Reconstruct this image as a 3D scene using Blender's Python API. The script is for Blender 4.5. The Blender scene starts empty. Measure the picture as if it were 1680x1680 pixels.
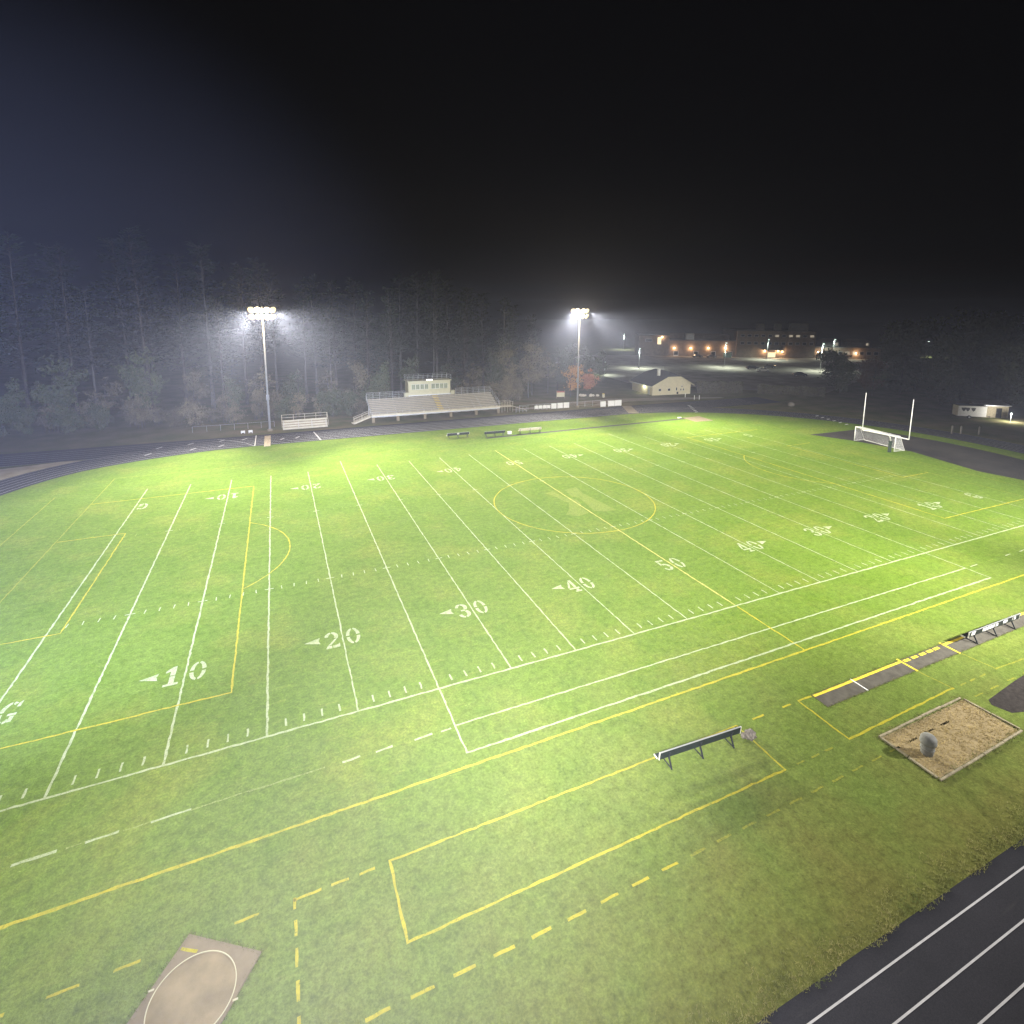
import bpy, math, random
from mathutils import Vector, Matrix
random.seed(7)
R = math.radians
scene = bpy.context.scene
col = scene.collection

# ------------------------------------------------------------------ camera
cd = bpy.data.cameras.new('camera'); cam = bpy.data.objects.new('camera', cd); col.objects.link(cam)
yaw, pitch, roll, FPX = 0.41155923, -0.15739833, 0.00480674, 894.033
fw = Vector((math.sin(yaw)*math.cos(pitch), math.cos(yaw)*math.cos(pitch), math.sin(pitch)))
rt = fw.cross(Vector((0, 0, 1))).normalized(); up = rt.cross(fw)
r2 = math.cos(roll)*rt + math.sin(roll)*up; u2 = -math.sin(roll)*rt + math.cos(roll)*up
m = Matrix((r2, u2, -fw)).transposed().to_4x4(); m.translation = (15.3075, -27.9572, 21.8584)
cam.matrix_world = m
cd.sensor_width = 36; cd.lens = 36*FPX/1680
cd.shift_x = -2.872/1680; cd.shift_y = -191.55/1680
cd.clip_start = 0.05; cd.clip_end = 4000
scene.camera = cam

# ------------------------------------------------------------------ night sky, exposure, render settings
w = bpy.data.worlds.new('World'); scene.world = w; w.use_nodes = True
bg = w.node_tree.nodes['Background']; bg.inputs[0].default_value = (0.0024, 0.0024, 0.0030, 1); bg.inputs[1].default_value = 1.0
vs = scene.view_settings; vs.view_transform = 'Standard'; vs.look = 'None'; vs.gamma = 1; vs.exposure = 0
cy = scene.cycles
cy.use_denoising = True
try: cy.denoiser = 'OPENIMAGEDENOISE'
except Exception: pass
cy.max_bounces = 4; cy.diffuse_bounces = 2; cy.glossy_bounces = 2; cy.transmission_bounces = 2
cy.volume_bounces = 0; cy.transparent_max_bounces = 6; cy.caustics_reflective = False; cy.caustics_refractive = False
cy.sample_clamp_indirect = 3; cy.use_light_tree = True

# ------------------------------------------------------------------ lights of the place (numbers used by the builders below)
FLOOD = 222000.0          # W of one floodlight
FLOOD_COL = (1.0, 0.955, 0.82)      # far poles, warm
BEAM_COL = (0.62, 0.70, 1.0)         # the one bluish tube turned towards the wood
NEAR_COL = (1.0, 0.975, 0.93)         # near poles, cooler tubes
HAZE = 0.00054

# ------------------------------------------------------------------ helpers
class NT:
    def __init__(s, name):
        s.m = bpy.data.materials.new(name); s.m.use_nodes = True
        s.n = s.m.node_tree.nodes; s.l = s.m.node_tree.links; s.n.clear()
        s.out = s.n.new('ShaderNodeOutputMaterial'); s.b = s.n.new('ShaderNodeBsdfPrincipled')
        s.l.new(s.b.outputs[0], s.out.inputs[0]); s.g = s.n.new('ShaderNodeNewGeometry')
    def noise(s, scale, detail=3, rough=.55, vec=None, dist=0):
        t = s.n.new('ShaderNodeTexNoise'); t.inputs['Scale'].default_value = scale; t.inputs['Detail'].default_value = detail
        t.inputs['Roughness'].default_value = rough; t.inputs['Distortion'].default_value = dist
        s.l.new(vec or s.g.outputs['Position'], t.inputs['Vector']); return t.outputs[0]
    def ramp(s, fac, a, b, c0=0.0, c1=1.0):
        t = s.n.new('ShaderNodeMapRange'); t.inputs[1].default_value = a; t.inputs[2].default_value = b
        t.inputs[3].default_value = c0; t.inputs[4].default_value = c1; s.l.new(fac, t.inputs[0]); return t.outputs[0]
    def mix(s, fac, a, b, mode='MIX'):
        t = s.n.new('ShaderNodeMix'); t.data_type = 'RGBA'; t.blend_type = mode
        for sock, v in ((t.inputs[0], fac), (t.inputs[6], a), (t.inputs[7], b)):
            if isinstance(v, (int, float)): sock.default_value = v
            elif isinstance(v, tuple): sock.default_value = v if len(v) == 4 else (*v, 1)
            else: s.l.new(v, sock)
        return t.outputs[2]
    def math(s, op, a, b=0):
        t = s.n.new('ShaderNodeMath'); t.operation = op
        for k, v in ((0, a), (1, b)):
            if isinstance(v, (int, float)): t.inputs[k].default_value = v
            else: s.l.new(v, t.inputs[k])
        return t.outputs[0]
    def scaled(s, x, y, z):
        t = s.n.new('ShaderNodeVectorMath'); t.operation = 'MULTIPLY'; s.l.new(s.g.outputs['Position'], t.inputs[0])
        t.inputs[1].default_value = (x, y, z); return t.outputs[0]
    def set(s, col=None, rough=None, metal=None, spec=None, bump=None, strength=.3, dist=.02):
        if col is not None:
            if isinstance(col, tuple): s.b.inputs['Base Color'].default_value = (*col, 1)
            else: s.l.new(col, s.b.inputs['Base Color'])
        if rough is not None: s.b.inputs['Roughness'].default_value = rough
        if metal is not None: s.b.inputs['Metallic'].default_value = metal
        if spec is not None: s.b.inputs['Specular IOR Level'].default_value = spec
        if bump is not None:
            t = s.n.new('ShaderNodeBump'); t.inputs['Strength'].default_value = strength; t.inputs['Distance'].default_value = dist
            s.l.new(bump, t.inputs['Height']); s.l.new(t.outputs[0], s.b.inputs['Normal'])
        return s.m

def plain(name, c, rough=.6, metal=0, var=.18, scale=3.0, bump=0.0, spec=.15):
    t = NT(name); f = t.ramp(t.noise(scale, 4), .3, .7, 1-var, 1+var)
    cc = t.mix(1.0, c, f, 'MULTIPLY')
    return t.set(cc, rough, metal, spec, t.noise(scale*9, 3) if bump else None, bump, .01)

def emit(name, c, s):
    t = NT(name); t.set((.02, .02, .02), .5)
    t.b.inputs['Emission Color'].default_value = (*c, 1); t.b.inputs['Emission Strength'].default_value = s
    t.m.cycles.emission_sampling = 'NONE'
    return t.m

def grass_col(t, near=1.0):
    g1 = t.ramp(t.noise(.045, 3, .5), .35, .65)
    c = t.mix(g1, (.108, .172, .027), (.122, .177, .026))
    g2 = t.ramp(t.noise(.35, 4, .6), .38, .66)
    c = t.mix(g2, c, (.096, .156, .019))
    # worn straw-coloured streaks running across the field
    st = t.ramp(t.noise(1.0, 5, .65, t.scaled(.5, 2.6, 1)), .58, .76)
    c = t.mix(t.math('MULTIPLY', st, .55), c, (.185, .215, .045))
    fl = t.ramp(t.noise(1.0, 4, .75, t.scaled(2.0, 4.6, 1)), .62, .70)  # pale flecks: frost and dew glare put into the turf colour
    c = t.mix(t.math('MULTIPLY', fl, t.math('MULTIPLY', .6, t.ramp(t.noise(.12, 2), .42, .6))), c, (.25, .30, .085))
    wn_ = t.math('MULTIPLY', t.ramp(t.noise(.16, 4, .62), .50, .66), t.ramp(t.noise(3.0, 4, .75), .35, .65, .25, .55))
    c = t.mix(wn_, c, (.185, .205, .040))
    sx = t.n.new('ShaderNodeSeparateXYZ'); t.l.new(t.g.outputs['Position'], sx.inputs[0])
    wob = t.math('ADD', sx.outputs[1], t.ramp(t.noise(.3, 4, .6), .2, .8, -4.5, 4.5))
    c = t.mix(t.math('MULTIPLY', t.ramp(wob, -1, -13), .55), c, (.128, .150, .046))
    c = t.mix(t.math('MULTIPLY', t.ramp(wob, -12.5, -18.5), t.ramp(sx.outputs[0], 12, 34, .25, .7)), c, (.130, .120, .036))
    fine = t.ramp(t.noise(7.5, 5, .8), .28, .72, .58, 1.42)
    c = t.mix(1.0, c, fine, 'MULTIPLY')
    clump = t.ramp(t.noise(2.3, 3, .6), .3, .7, .8, 1.2)
    return t.mix(1.0, c, clump, 'MULTIPLY')

M = {}
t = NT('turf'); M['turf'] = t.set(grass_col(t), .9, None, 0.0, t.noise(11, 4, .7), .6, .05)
t = NT('rough_grass')
c = t.mix(t.ramp(t.noise(.25, 4), .35, .65), (.075, .085, .03), (.13, .11, .06))
c = t.mix(1.0, c, t.ramp(t.noise(7, 4, .7), .25, .75, .6, 1.4), 'MULTIPLY')
M['rough'] = t.set(c, .9, None, 0.0, t.noise(6, 4, .7), .6, .06)
def paint(name, c, cover):
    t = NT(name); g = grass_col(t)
    msk = t.ramp(t.noise(9, 5, .85), cover-.09, cover+.07)
    wear = t.ramp(t.noise(1.6, 4, .7), .30, .55, .55, 1)
    return t.set(t.mix(t.math('MULTIPLY', msk, wear), g, c), .9, None, 0.0, t.noise(11, 4, .7), .5, .04)
M['white'] = paint('white_field_paint', (.34, .385, .235), .42)
M['yellow'] = paint('yellow_field_paint', (.38, .335, .035), .42)
M['fyellow'] = paint('faded_yellow_field_paint', (.25, .255, .04), .47)
M['pale'] = paint('worn_pale_field_paint', (.20, .235, .060), .51)
M['dimwhite'] = paint('thin_white_field_paint', (.25, .29, .10), .50)
M['halfway'] = paint('halfway_paint', (.42, .40, .12), .42)
t = NT('asphalt')
c = t.mix(t.ramp(t.noise(.3, 4), .3, .7), (.034, .032, .030), (.050, .046, .042))
c = t.mix(1.0, c, t.ramp(t.noise(24, 4, .75), .25, .75, .6, 1.45), 'MULTIPLY')
M['asphalt'] = t.set(c, .9, None, .05, t.noise(40, 3, .7), .5, .01)
t = NT('track_rubber')
c = t.mix(t.ramp(t.noise(.22, 4), .3, .7), (.026, .026, .031), (.036, .035, .042))
c = t.mix(1.0, c, t.ramp(t.noise(30, 5, .8), .28, .72, .55, 1.45), 'MULTIPLY')
c = t.mix(t.ramp(t.noise(1.0, 4, .7, t.scaled(.25, 3.0, 1)), .62, .75, 0, .35), c, (.06, .058, .06))
M['track'] = t.set(c, .9, None, .05, t.noise(45, 3, .7), .5, .01)
M['jump'] = plain('worn_asphalt', (.085, .078, .062), .9, 0, .25, 2.2, .5)
M['lot'] = plain('parking_asphalt', (.25, .22, .185), .9, 0, .35, .18, .4)
M['concrete'] = plain('concrete', (.19, .155, .098), .85, 0, .14, 1.7, .4)
M['ringfloor'] = plain('throwing_circle_concrete', (.222, .18, .108), .9, 0, .2, 1.1, .3, .05)
M['dirt'] = plain('bare_dirt', (.30, .235, .125), .95, 0, .14, 1.2, .5)
M['soil'] = plain('dark_soil', (.03, .025, .022), .95, 0, .4, 4, .9)
M['sandy'] = plain('sandy_ground', (.34, .29, .20), .95, 0, .2, .8, .5)
M['pathgrit'] = plain('gravel_path', (.19, .165, .13), .95, 0, .2, .8, .5)
M['linepaint'] = plain('white_line_paint', (.72, .72, .70), .6, 0, .12, 3)
M['lanepaint'] = plain('lane_line_paint', (.46, .45, .47), .6, 0, .12, 3)
M['boardyellow'] = plain('yellow_board_paint', (.66, .52, .05), .6, 0, .15, 4)
M['galv'] = plain('galvanised_steel', (.46, .47, .48), .45, .6, .1, 2)
M['polesteel'] = plain('dull_pole_steel', (.26, .26, .26), .7, 0, .1, 2)
M['alu'] = plain('weathered_aluminium', (.47, .425, .32), .6, 0, .1, 1.5, 0, .2)
M['aluY'] = plain('yellow_aisle_paint', (.72, .52, .07), .5, 0, .1, 3)
M['black'] = plain('black_paint', (.016, .018, .02), .45, 0, .2, 4)
M['darkgreen'] = plain('dark_green_paint', (.008, .014, .011), .45, 0, .2, 4)
M['whitepaint'] = plain('white_paint', (.66, .65, .61), .6, 0, .06, 2, 0, .2)
M['creamwall'] = plain('cream_siding', (.50, .45, .30), .8, 0, .07, 1.2, 0, .1)
M['press'] = plain('pressbox_siding', (.46, .44, .31), .8, 0, .05, 1.5, 0, .1)
M['roofdark'] = plain('charcoal_shingle', (.035, .036, .045), .85, 0, .25, 2, .5)
M['brick'] = plain('brown_brick', (.17, .125, .09), .85, 0, .2, .9, .4)
M['roofgrey'] = plain('roof_membrane', (.09, .085, .08), .85, 0, .2, .5)
M['unit'] = plain('rooftop_unit_metal', (.5, .48, .44), .6, .1, .1, 1)
M['darkglass'] = plain('dark_glass', (.02, .022, .025), .12, 0, .2, .5, 0, .6)
M['pbglass'] = plain('pale_window', (.19, .21, .15), .15, 0, .15, .8, 0, .6)
M['rubber'] = plain('black_rubber', (.015, .015, .015), .8)
M['bark'] = plain('bark', (.055, .047, .041), .95, 0, .3, 2.5, .8)
M['palebark'] = plain('pale_bark', (.085, .08, .075), .95, 0, .25, 2.5, .8)
M['timber'] = plain('weathered_timber', (.30, .26, .18), .9, 0, .25, 3, .6)
M['can'] = plain('grey_plastic', (.19, .19, .175), .7, 0, .12, 5)
M['mesh'] = plain('netting', (.5, .5, .5), .8)
M['greyrock'] = plain('grey_rock', (.17, .155, .13), .9, 0, .25, 1.5, .7)
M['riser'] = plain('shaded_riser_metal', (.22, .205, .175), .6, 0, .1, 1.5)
M['rock'] = plain('pale_rock', (.52, .49, .43), .9, 0, .2, 1.5, .7)
M['redsign'] = plain('red_sign', (.35, .10, .08), .6)
M['padblue'] = plain('dark_pad', (.03, .045, .03), .6)
M['matspeck'] = plain('speckled_mat', (.45, .38, .28), .9, 0, .55, 5)
M['bagcloth'] = plain('dark_net_bag', (.17, .15, .13), .95, 0, .5, 9, 1)
M['container'] = plain('green_container', (.22, .33, .26), .7, 0, .1, 1)
M['lens'] = emit('floodlight_glass', (1.0, .97, .86), 90)
M['glare'] = emit('warm_reflector_glare', (1.0, .82, .42), 1.5)  # reflector ring glows by itself, standing in for yellow glare round the lens
M['warm'] = emit('warm_lamp_glass', (1.0, .72, .35), 14)
M['cool'] = emit('cool_lamp_glass', (.85, 1.0, .9), 4)
M['lit'] = emit('lit_window_glass', (1.0, .80, .42), 1.6)
M['dimlit'] = emit('dim_window_glass', (1.0, .85, .62), .35)
M['head'] = emit('car_headlamp_glass', (1, .97, .9), 5)

def leafmat(name, a, b, rough=.7):
    t = NT(name); oi = t.n.new('ShaderNodeObjectInfo')
    f = t.ramp(t.noise(.9, 3), .35, .65)
    cc = t.mix(f, a, b)
    cc = t.mix(1.0, cc, t.ramp(oi.outputs['Random'], 0, 1, .7, 1.3), 'MULTIPLY')
    cc = t.mix(1.0, cc, t.ramp(t.noise(6, 2), .3, .7, .75, 1.25), 'MULTIPLY')
    return t.set(cc, rough, None, .2)
M['needle'] = leafmat('pine_needles', (.022, .034, .022), (.034, .042, .029))
M['leaf'] = leafmat('green_leaves', (.042, .058, .026), (.072, .076, .036))
M['tan'] = leafmat('tan_autumn_leaves', (.10, .085, .05), (.16, .135, .08))
M['orange'] = leafmat('orange_autumn_leaves', (.34, .16, .05), (.42, .22, .07))
M['red'] = leafmat('red_autumn_leaves', (.33, .11, .055), (.39, .17, .08))
M['maroon'] = leafmat('maroon_leaves', (.10, .045, .03), (.13, .07, .04))
M['hedge'] = leafmat('hedge_leaves', (.07, .07, .04), (.11, .10, .06))
def translucent(mt):
    n = mt.node_tree.nodes; l = mt.node_tree.links; pb_ = [x for x in n if x.type == 'BSDF_PRINCIPLED'][0]; ou = [x for x in n if x.type == 'OUTPUT_MATERIAL'][0]
    tr_ = n.new('ShaderNodeBsdfTranslucent'); mx = n.new('ShaderNodeMixShader'); mx.inputs[0].default_value = .5
    l.new(pb_.inputs['Base Color'].links[0].from_socket, tr_.inputs[0]); l.new(pb_.outputs[0], mx.inputs[1]); l.new(tr_.outputs[0], mx.inputs[2]); l.new(mx.outputs[0], ou.inputs[0])
M['drygrass'] = leafmat('dry_grass_blades', (.33, .265, .13), (.42, .34, .17), .9)
M['edgegrass'] = leafmat('border_grass_blades', (.13, .16, .045), (.26, .24, .10), .9)

translucent(M['drygrass']); translucent(M['edgegrass'])

class MB:
    def __init__(s): s.v = []; s.f = []
    def add(s, vs, fs):
        o = len(s.v); s.v += [tuple(v) for v in vs]; s.f += [tuple(i+o for i in f) for f in fs]; return s
    def box(s, x0, x1, y0, y1, z0, z1):
        return s.add([(x0,y0,z0),(x1,y0,z0),(x1,y1,z0),(x0,y1,z0),(x0,y0,z1),(x1,y0,z1),(x1,y1,z1),(x0,y1,z1)],
                     [(3,2,1,0),(4,5,6,7),(0,1,5,4),(1,2,6,5),(2,3,7,6),(3,0,4,7)])
    def bar(s, a, b, wd, ht):      # rectangular bar from a to b
        a = Vector(a); b = Vector(b); d = (b-a).normalized()
        sd = d.cross(Vector((0,0,1)));
        if sd.length < 1e-4: sd = Vector((1,0,0))
        sd.normalize(); u = sd.cross(d); sd *= wd/2; u *= ht/2
        return s.add([a-sd-u,a+sd-u,a+sd+u,a-sd+u,b-sd-u,b+sd-u,b+sd+u,b-sd+u],
                     [(0,1,2,3),(7,6,5,4),(0,4,5,1),(1,5,6,2),(2,6,7,3),(3,7,4,0)])
    def tube(s, pts, r, n=8, cap=True):
        if not isinstance(r, (list, tuple)): r = [r]*len(pts)
        pts = [Vector(p) for p in pts]; o = len(s.v)
        for i, p in enumerate(pts):
            d = (pts[min(i+1, len(pts)-1)]-pts[max(i-1, 0)]).normalized()
            a = d.cross(Vector((0,0,1)));
            if a.length < 1e-3: a = d.cross(Vector((1,0,0)))
            a.normalize(); b = d.cross(a)
            for k in range(n):
                th = 2*math.pi*k/n; s.v.append(tuple(p+(a*math.cos(th)+b*math.sin(th))*r[i]))
        for i in range(len(pts)-1):
            for k in range(n):
                k2 = (k+1) % n; s.f.append((o+i*n+k, o+i*n+k2, o+(i+1)*n+k2, o+(i+1)*n+k))
        if cap:
            s.f.append(tuple(o+k for k in range(n))[::-1]); e = o+(len(pts)-1)*n; s.f.append(tuple(e+k for k in range(n)))
        return s
    def lathe(s, prof, n=16, c=(0,0,0)):
        o = len(s.v)
        for r, z in prof:
            for k in range(n):
                th = 2*math.pi*k/n; s.v.append((c[0]+r*math.cos(th), c[1]+r*math.sin(th), c[2]+z))
        for i in range(len(prof)-1):
            for k in range(n):
                k2 = (k+1) % n; s.f.append((o+i*n+k, o+i*n+k2, o+(i+1)*n+k2, o+(i+1)*n+k))
        s.f.append(tuple(o+k for k in range(n))[::-1]); e = o+(len(prof)-1)*n; s.f.append(tuple(e+k for k in range(n)))
        return s
    def flat(s, poly, z):
        return s.add([(x, y, z) for x, y in poly], [tuple(range(len(poly)))])
    def prism(s, poly, z0, z1):
        n = len(poly)
        return s.add([(x,y,z0) for x,y in poly]+[(x,y,z1) for x,y in poly],
            [tuple(range(n))[::-1], tuple(range(n,2*n))]+[(i,(i+1)%n,n+(i+1)%n,n+i) for i in range(n)])
    def strip(s, pts, wd, z, jit=0.0, step=.6, closed=False):   # painted line of width wd along pts
        P = []
        pts = [Vector((p[0], p[1])) for p in pts]
        if closed: pts = pts+[pts[0]]
        for i in range(len(pts)-1):
            a, b = pts[i], pts[i+1]; L = (b-a).length; k = max(1, int(L/step))
            for j in range(k): P.append(a+(b-a)*(j/k))
        P.append(pts[-1]); o = len(s.v); n = len(P)
        for i, p in enumerate(P):
            d = (P[min(i+1,n-1)]-P[max(i-1,0)])
            if closed and i in (0, n-1): d = P[1]-P[n-2]
            d.normalize(); nn = Vector((-d.y, d.x)); j1 = random.uniform(-jit, jit); j2 = random.uniform(-jit, jit)
            c = random.uniform(-jit, jit)*.7
            a = p+nn*(wd/2+j1+c); b = p-nn*(wd/2+j2-c)
            s.v += [(a.x, a.y, z), (b.x, b.y, z)]
        for i in range(n-1): s.f.append((o+2*i, o+2*i+1, o+2*i+3, o+2*i+2))
        return s
    def build(s, name, mat, parent=None, off=None, smooth=False):
        if off: s.v = [(x-off[0], y-off[1], z-off[2]) for x, y, z in s.v]
        me = bpy.data.meshes.new(name); me.from_pydata(s.v, [], s.f); me.materials.append(M[mat] if isinstance(mat, str) else mat)
        if smooth: me.shade_smooth()
        me.update()
        o = bpy.data.objects.new(name, me); col.objects.link(o); o.parent = parent; return o

def thing(name, label, cat, loc=(0,0,0), rz=0, group=None):
    o = bpy.data.objects.new(name, None); col.objects.link(o); o.location = loc; o.rotation_euler = (0, 0, rz)
    o.empty_display_size = .3
    o['label'] = label; o['category'] = cat
    if group: o['group'] = group
    return o
def tag(o, label, cat, group=None):
    o['label'] = label; o['category'] = cat
    if group: o['group'] = group
    return o
def struct(o): o['kind'] = 'structure'; return o
def clone(o, parent=None):
    c = o.copy(); col.objects.link(c); c.parent = parent
    for ch in list(o.children): clone(ch, c)
    return c

YD = .9144
# ================================================================== GROUND AND TRACK
g = MB(); N = 40; S = 1000
for j in range(N+1):
    for i in range(N+1): g.v.append((-S+2*S*i/N, -S+2*S*j/N, 0))
for j in range(N):
    for i in range(N): a = j*(N+1)+i; g.f.append((a, a+1, a+N+2, a+N+1))
struct(g.build('ground', 'rough'))

CXL, CXR, CY, RI, WT = 12.2, 79.2, 23.8, 42.3, 6.2
def oval(r, n=64, flatten=True):
    pts = []
    for k in range(n+1):           # right end, from near straight to far straight
        a = -math.pi/2+math.pi*k/n; pts.append((CXR+r*math.cos(a), CY+r*math.sin(a)))
    for k in range(n+1):
        a = math.pi/2+math.pi*k/n
        th = math.degrees(math.atan2(abs(math.sin(a)), -math.cos(a)))
        rr = r
        if flatten: x = min(1, max(0, (62-th)/26)); rr = r-4.5*x*x*(3-2*x)   # the left bend is a little tighter
        pts.append((CXL+rr*math.cos(a), CY+rr*math.sin(a)))
    return pts
field = struct(MB().flat(oval(RI+.05), .004).build('playing_field', 'turf'))
def ring(r0, r1, z, name, mat, par=None):
    b = MB(); p0 = oval(r0); p1 = oval(r1); n = len(p0)
    b.v = [(x,y,z) for x,y in p0]+[(x,y,z) for x,y in p1]
    b.f = [(i, (i+1)%n, n+(i+1)%n, n+i) for i in range(n)]
    b.f = [f[::-1] for f in b.f]
    return b.build(name, mat, par)
struct(MB().flat([(-8.6, 65.9), (-13, 63.5), (-17, 59.5), (-19, 55), (-26, 42), (-46, 46), (-34, 63), (-20, 65.3), (-13.8, 66.7)][::-1], .005).build('sandy_verge', 'sandy'))
track = struct(ring(RI, RI+WT, .012, 'running_track', 'track'))
chute = struct(MB().flat([(-75, 67.4), (10, 66.6), (10, 66.1), (82, 66.1), (126, 64.5), (126.5, 72.8), (84, 74.6), (10, 74.3), (-75, 76.2)], .008).build('sprint_straight', 'track'))
for k in range(6):
    MB().strip(oval(RI+.7+1.05*k)[:-1], .06, .018, .0, 5, True).build('lane_line', 'lanepaint', track)
for k in range(6):
    y = 66.6+1.25*k; MB().strip([(-60, y+.25), (82, y), (120, y-.5)], .06, .022, 0, 5).build('lane_line', 'lanepaint', chute)
# start line, stagger arc, marks across the far straight
MB().strip([(11.3, 66.2), (11.3, 74)], .12, .026).build('start_line', 'linepaint', chute)
MB().strip([(5.5, 73.2), (8.4, 70.8), (10, 68.6), (11.2, 66.3)], .10, .027).build('stagger_arc', 'lanepaint', chute)
MB().strip([(20.6, 73.2), (21.3, 66.4)], .22, .026).build('finish_line', 'lanepaint', chute)
for (x, y) in [(-3.2, 66.6), (-2.4, 70.5), (1.8, 71.5), (2.6, 67.6), (6.4, 68.3), (6.2, 72), (9.6, 71.8), (15.4, 69.6), (17.8, 69.9)]:
    MB().strip([(x-.35, y-.5), (x+.35, y+.5)], .28, .027).build('lane_mark', 'lanepaint', chute)
for k in range(6): f = k/5; MB().box(102-4.1*f-.45, 102-4.1*f+.35, 69.4-7*f-.12, 69.4-7*f+.12, .02, .026).build('stagger_mark', 'linepaint', track)
for k in range(6): f = k/5; MB().box(118.2-2.4*f-.3, 118.2-2.4*f+.5, 49.3-8.2*f-.14, 49.3-8.2*f+.14, .02, .026).build('stagger_mark', 'linepaint', track)
struct(MB().box(12.65, 13.6, 65.2, 73, .02, .05).build('crossing_mat', 'matspeck'))
struct(MB().strip([(84.3, 66.2), (88, 74.2)], 2.2, .025).build('worn_crossing', 'pathgrit'))

# high jump apron, jump runways, pits
arc = [(CXR+38.4*math.cos(a), CY+38.4*math.sin(a)) for a in [R(20.5)-k*R(50)/14 for k in range(15)]]
struct(MB().flat([(101.4, 37.7), (104.1, 32), (105.9, 23.3), (103.2, 13), (104.6, 5)]+arc[::-1], .012).build('high_jump_apron', 'asphalt'))
struct(MB().flat([(47.3, 56.7), (90.6, 57.2), (90.6, 58.0), (47.3, 57.5)], .012).build('jump_runway', 'asphalt'))
struct(MB().flat([(90.4, 54.2), (94.6, 53.9), (95.0, 58.5), (90.6, 58.4)], .014).build('sand_pit', 'concrete'))
tag(MB().prism([(89.5, 58.3), (90.3, 58.3), (90.3, 58.6), (89.5, 58.6)], .0, .2).build('white_marker_block', 'whitepaint'), 'small white block lying at the head of the far sand pit', 'marker')
runway = struct(MB().flat([(42.35, -9.98), (42.35, -8.95), (90, -8.95), (90, -9.98)], .012).build('long_jump_runway', 'jump'))
MB().strip([(42.4, -9.06), (50.2, -9.06)], .17, .018, .005).build('runway_stripe', 'boardyellow', runway)
MB().strip([(54.75, -9.06), (90, -9.06)], .17, .018, .005).build('runway_stripe', 'boardyellow', runway)
for x in (50.75, 51.55, 52.35, 53.1, 53.8): MB().strip([(x-.28, -9.12), (x+.28, -9.12)], .2, .018, .005).build('takeoff_board', 'boardyellow', runway)
MB().strip([(45.75, -8.9), (45.75, -10.0)], .09, .019).build('cross_mark', 'linepaint', runway)
for x in (50.27, 54.68): MB().strip([(x, -8.8), (x, -10.05)], .16, .019).build('cross_mark', 'boardyellow', runway)
b = MB(); rnd = random.Random(3)
struct(MB().flat([(42.9, -15.3), (50.0, -15.2), (50.1, -12.6), (42.9, -12.6)], .010).build('long_jump_pit', 'dirt'))
struct(MB().flat([(51.3, -13.2), (51.0, -13.5), (51.3, -14.3), (52.3, -14.6), (60, -15), (60, -12.6), (54.6, -12.9)], .012).build('soil_patch', 'soil'))

# discus / shot ring on a concrete pad
def rp(u, v):   # pad frame: u across, v down the pad
    a = R(-34); return (12.48+u*math.cos(a)+v*math.sin(a), -9.55+u*math.sin(a)-v*math.cos(a))
pad = struct(MB().prism([rp(-1.43, 0), rp(1.42, 0), rp(1.35, 6.0), rp(-1.5, 6.0)], 0, .03).build('throwing_pad', 'concrete'))
cx, cyy = 11.75, -10.95
cx, cyy = rp(.02, 1.55)
rg = [(cx+1.27*math.cos(2*math.pi*k/48), cyy+1.27*math.sin(2*math.pi*k/48)) for k in range(48)]
MB().flat(rg, .034).build('circle_floor', 'ringfloor', pad)
rr = MB()
for r_, z_ in ((1.255, .034), (1.255, .052), (1.285, .052), (1.285, .034)):
    rr.v += [(cx+r_*math.cos(2*math.pi*k/64), cyy+r_*math.sin(2*math.pi*k/64), z_) for k in range(64)]
for q in range(3):
    for k in range(64): rr.f.append((q*64+k, q*64+(k+1)%64, (q+1)*64+(k+1)%64, (q+1)*64+k))
rr.build('rim', 'press', pad)
for a_ in (R(-26), R(150)):
    MB().box(-.08, .08, -.03, .03, 0, .012).build('rim_mark', 'press', pad, (-(cx+1.42*math.cos(a_)), -(cyy+1.42*math.sin(a_)), -.033))
struct(MB().strip([rp(-1.3, .2), rp(-.6, .2+.2)], .1, .036).build('dash_on_pad', 'boardyellow')) if False else None

# ================================================================== FIELD MARKINGS (children of the playing field)
ZL = .010
def line(name, pts, wd, mat, jit=.022, z=ZL, closed=False, step=.3): return MB().strip(pts, wd, z, jit, step, closed).build(name, mat, field)
W, L = 48.77, 91.44
line('sideline', [(-10*YD, 0), (110*YD, 0)], .125, 'white'); line('sideline', [(-10*YD, W), (110*YD, W)], .06, 'pale')
for x in (-10*YD, 110*YD): line('end_line', [(x, 0.1), (x, W-.1)], .10, 'fyellow', z=ZL+.001)
for k in range(0, 101, 5):
    x = k*YD
    if k == 50: line('midfield_line', [(x, W), (x, .1)], .13, 'halfway', z=ZL+.002); line('midfield_line', [(x, -.1), (x, -5.8)], .11, 'yellow', z=ZL+.002)
    elif k in (25, 75): line('yard_line', [(x, W+3.2), (x, -5.08)], .095, 'white', z=ZL+.002)
    else: line('yard_line', [(x, W-.6), (x, .07)], .115 if k < 20 else .09 if k < 76 else .075, 'white', z=ZL+.002)
tick = {}
def tickmark(x, y0, y1, wd=.11):
    k = random.randrange(4), int(y0/10)
    if k not in tick:
        tick[k] = MB().strip([(0, 0), (random.uniform(-.03, .03), y1-y0)], wd, 0, .018, .2).build('hash_mark', 'white' if y0 < 30 else 'dimwhite', field); o = tick[k]
    else: o = tick[k].copy(); col.objects.link(o)
    o.location = (x, y0, ZL+.001)
for k in range(1, 100):
    if k % 5 == 0: continue
    x = k*YD; tickmark(x, .40, .98, .10); tickmark(x, 15.97, 16.52, .075); tickmark(x, 32.22, 32.77, .05)
hc = None
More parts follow.
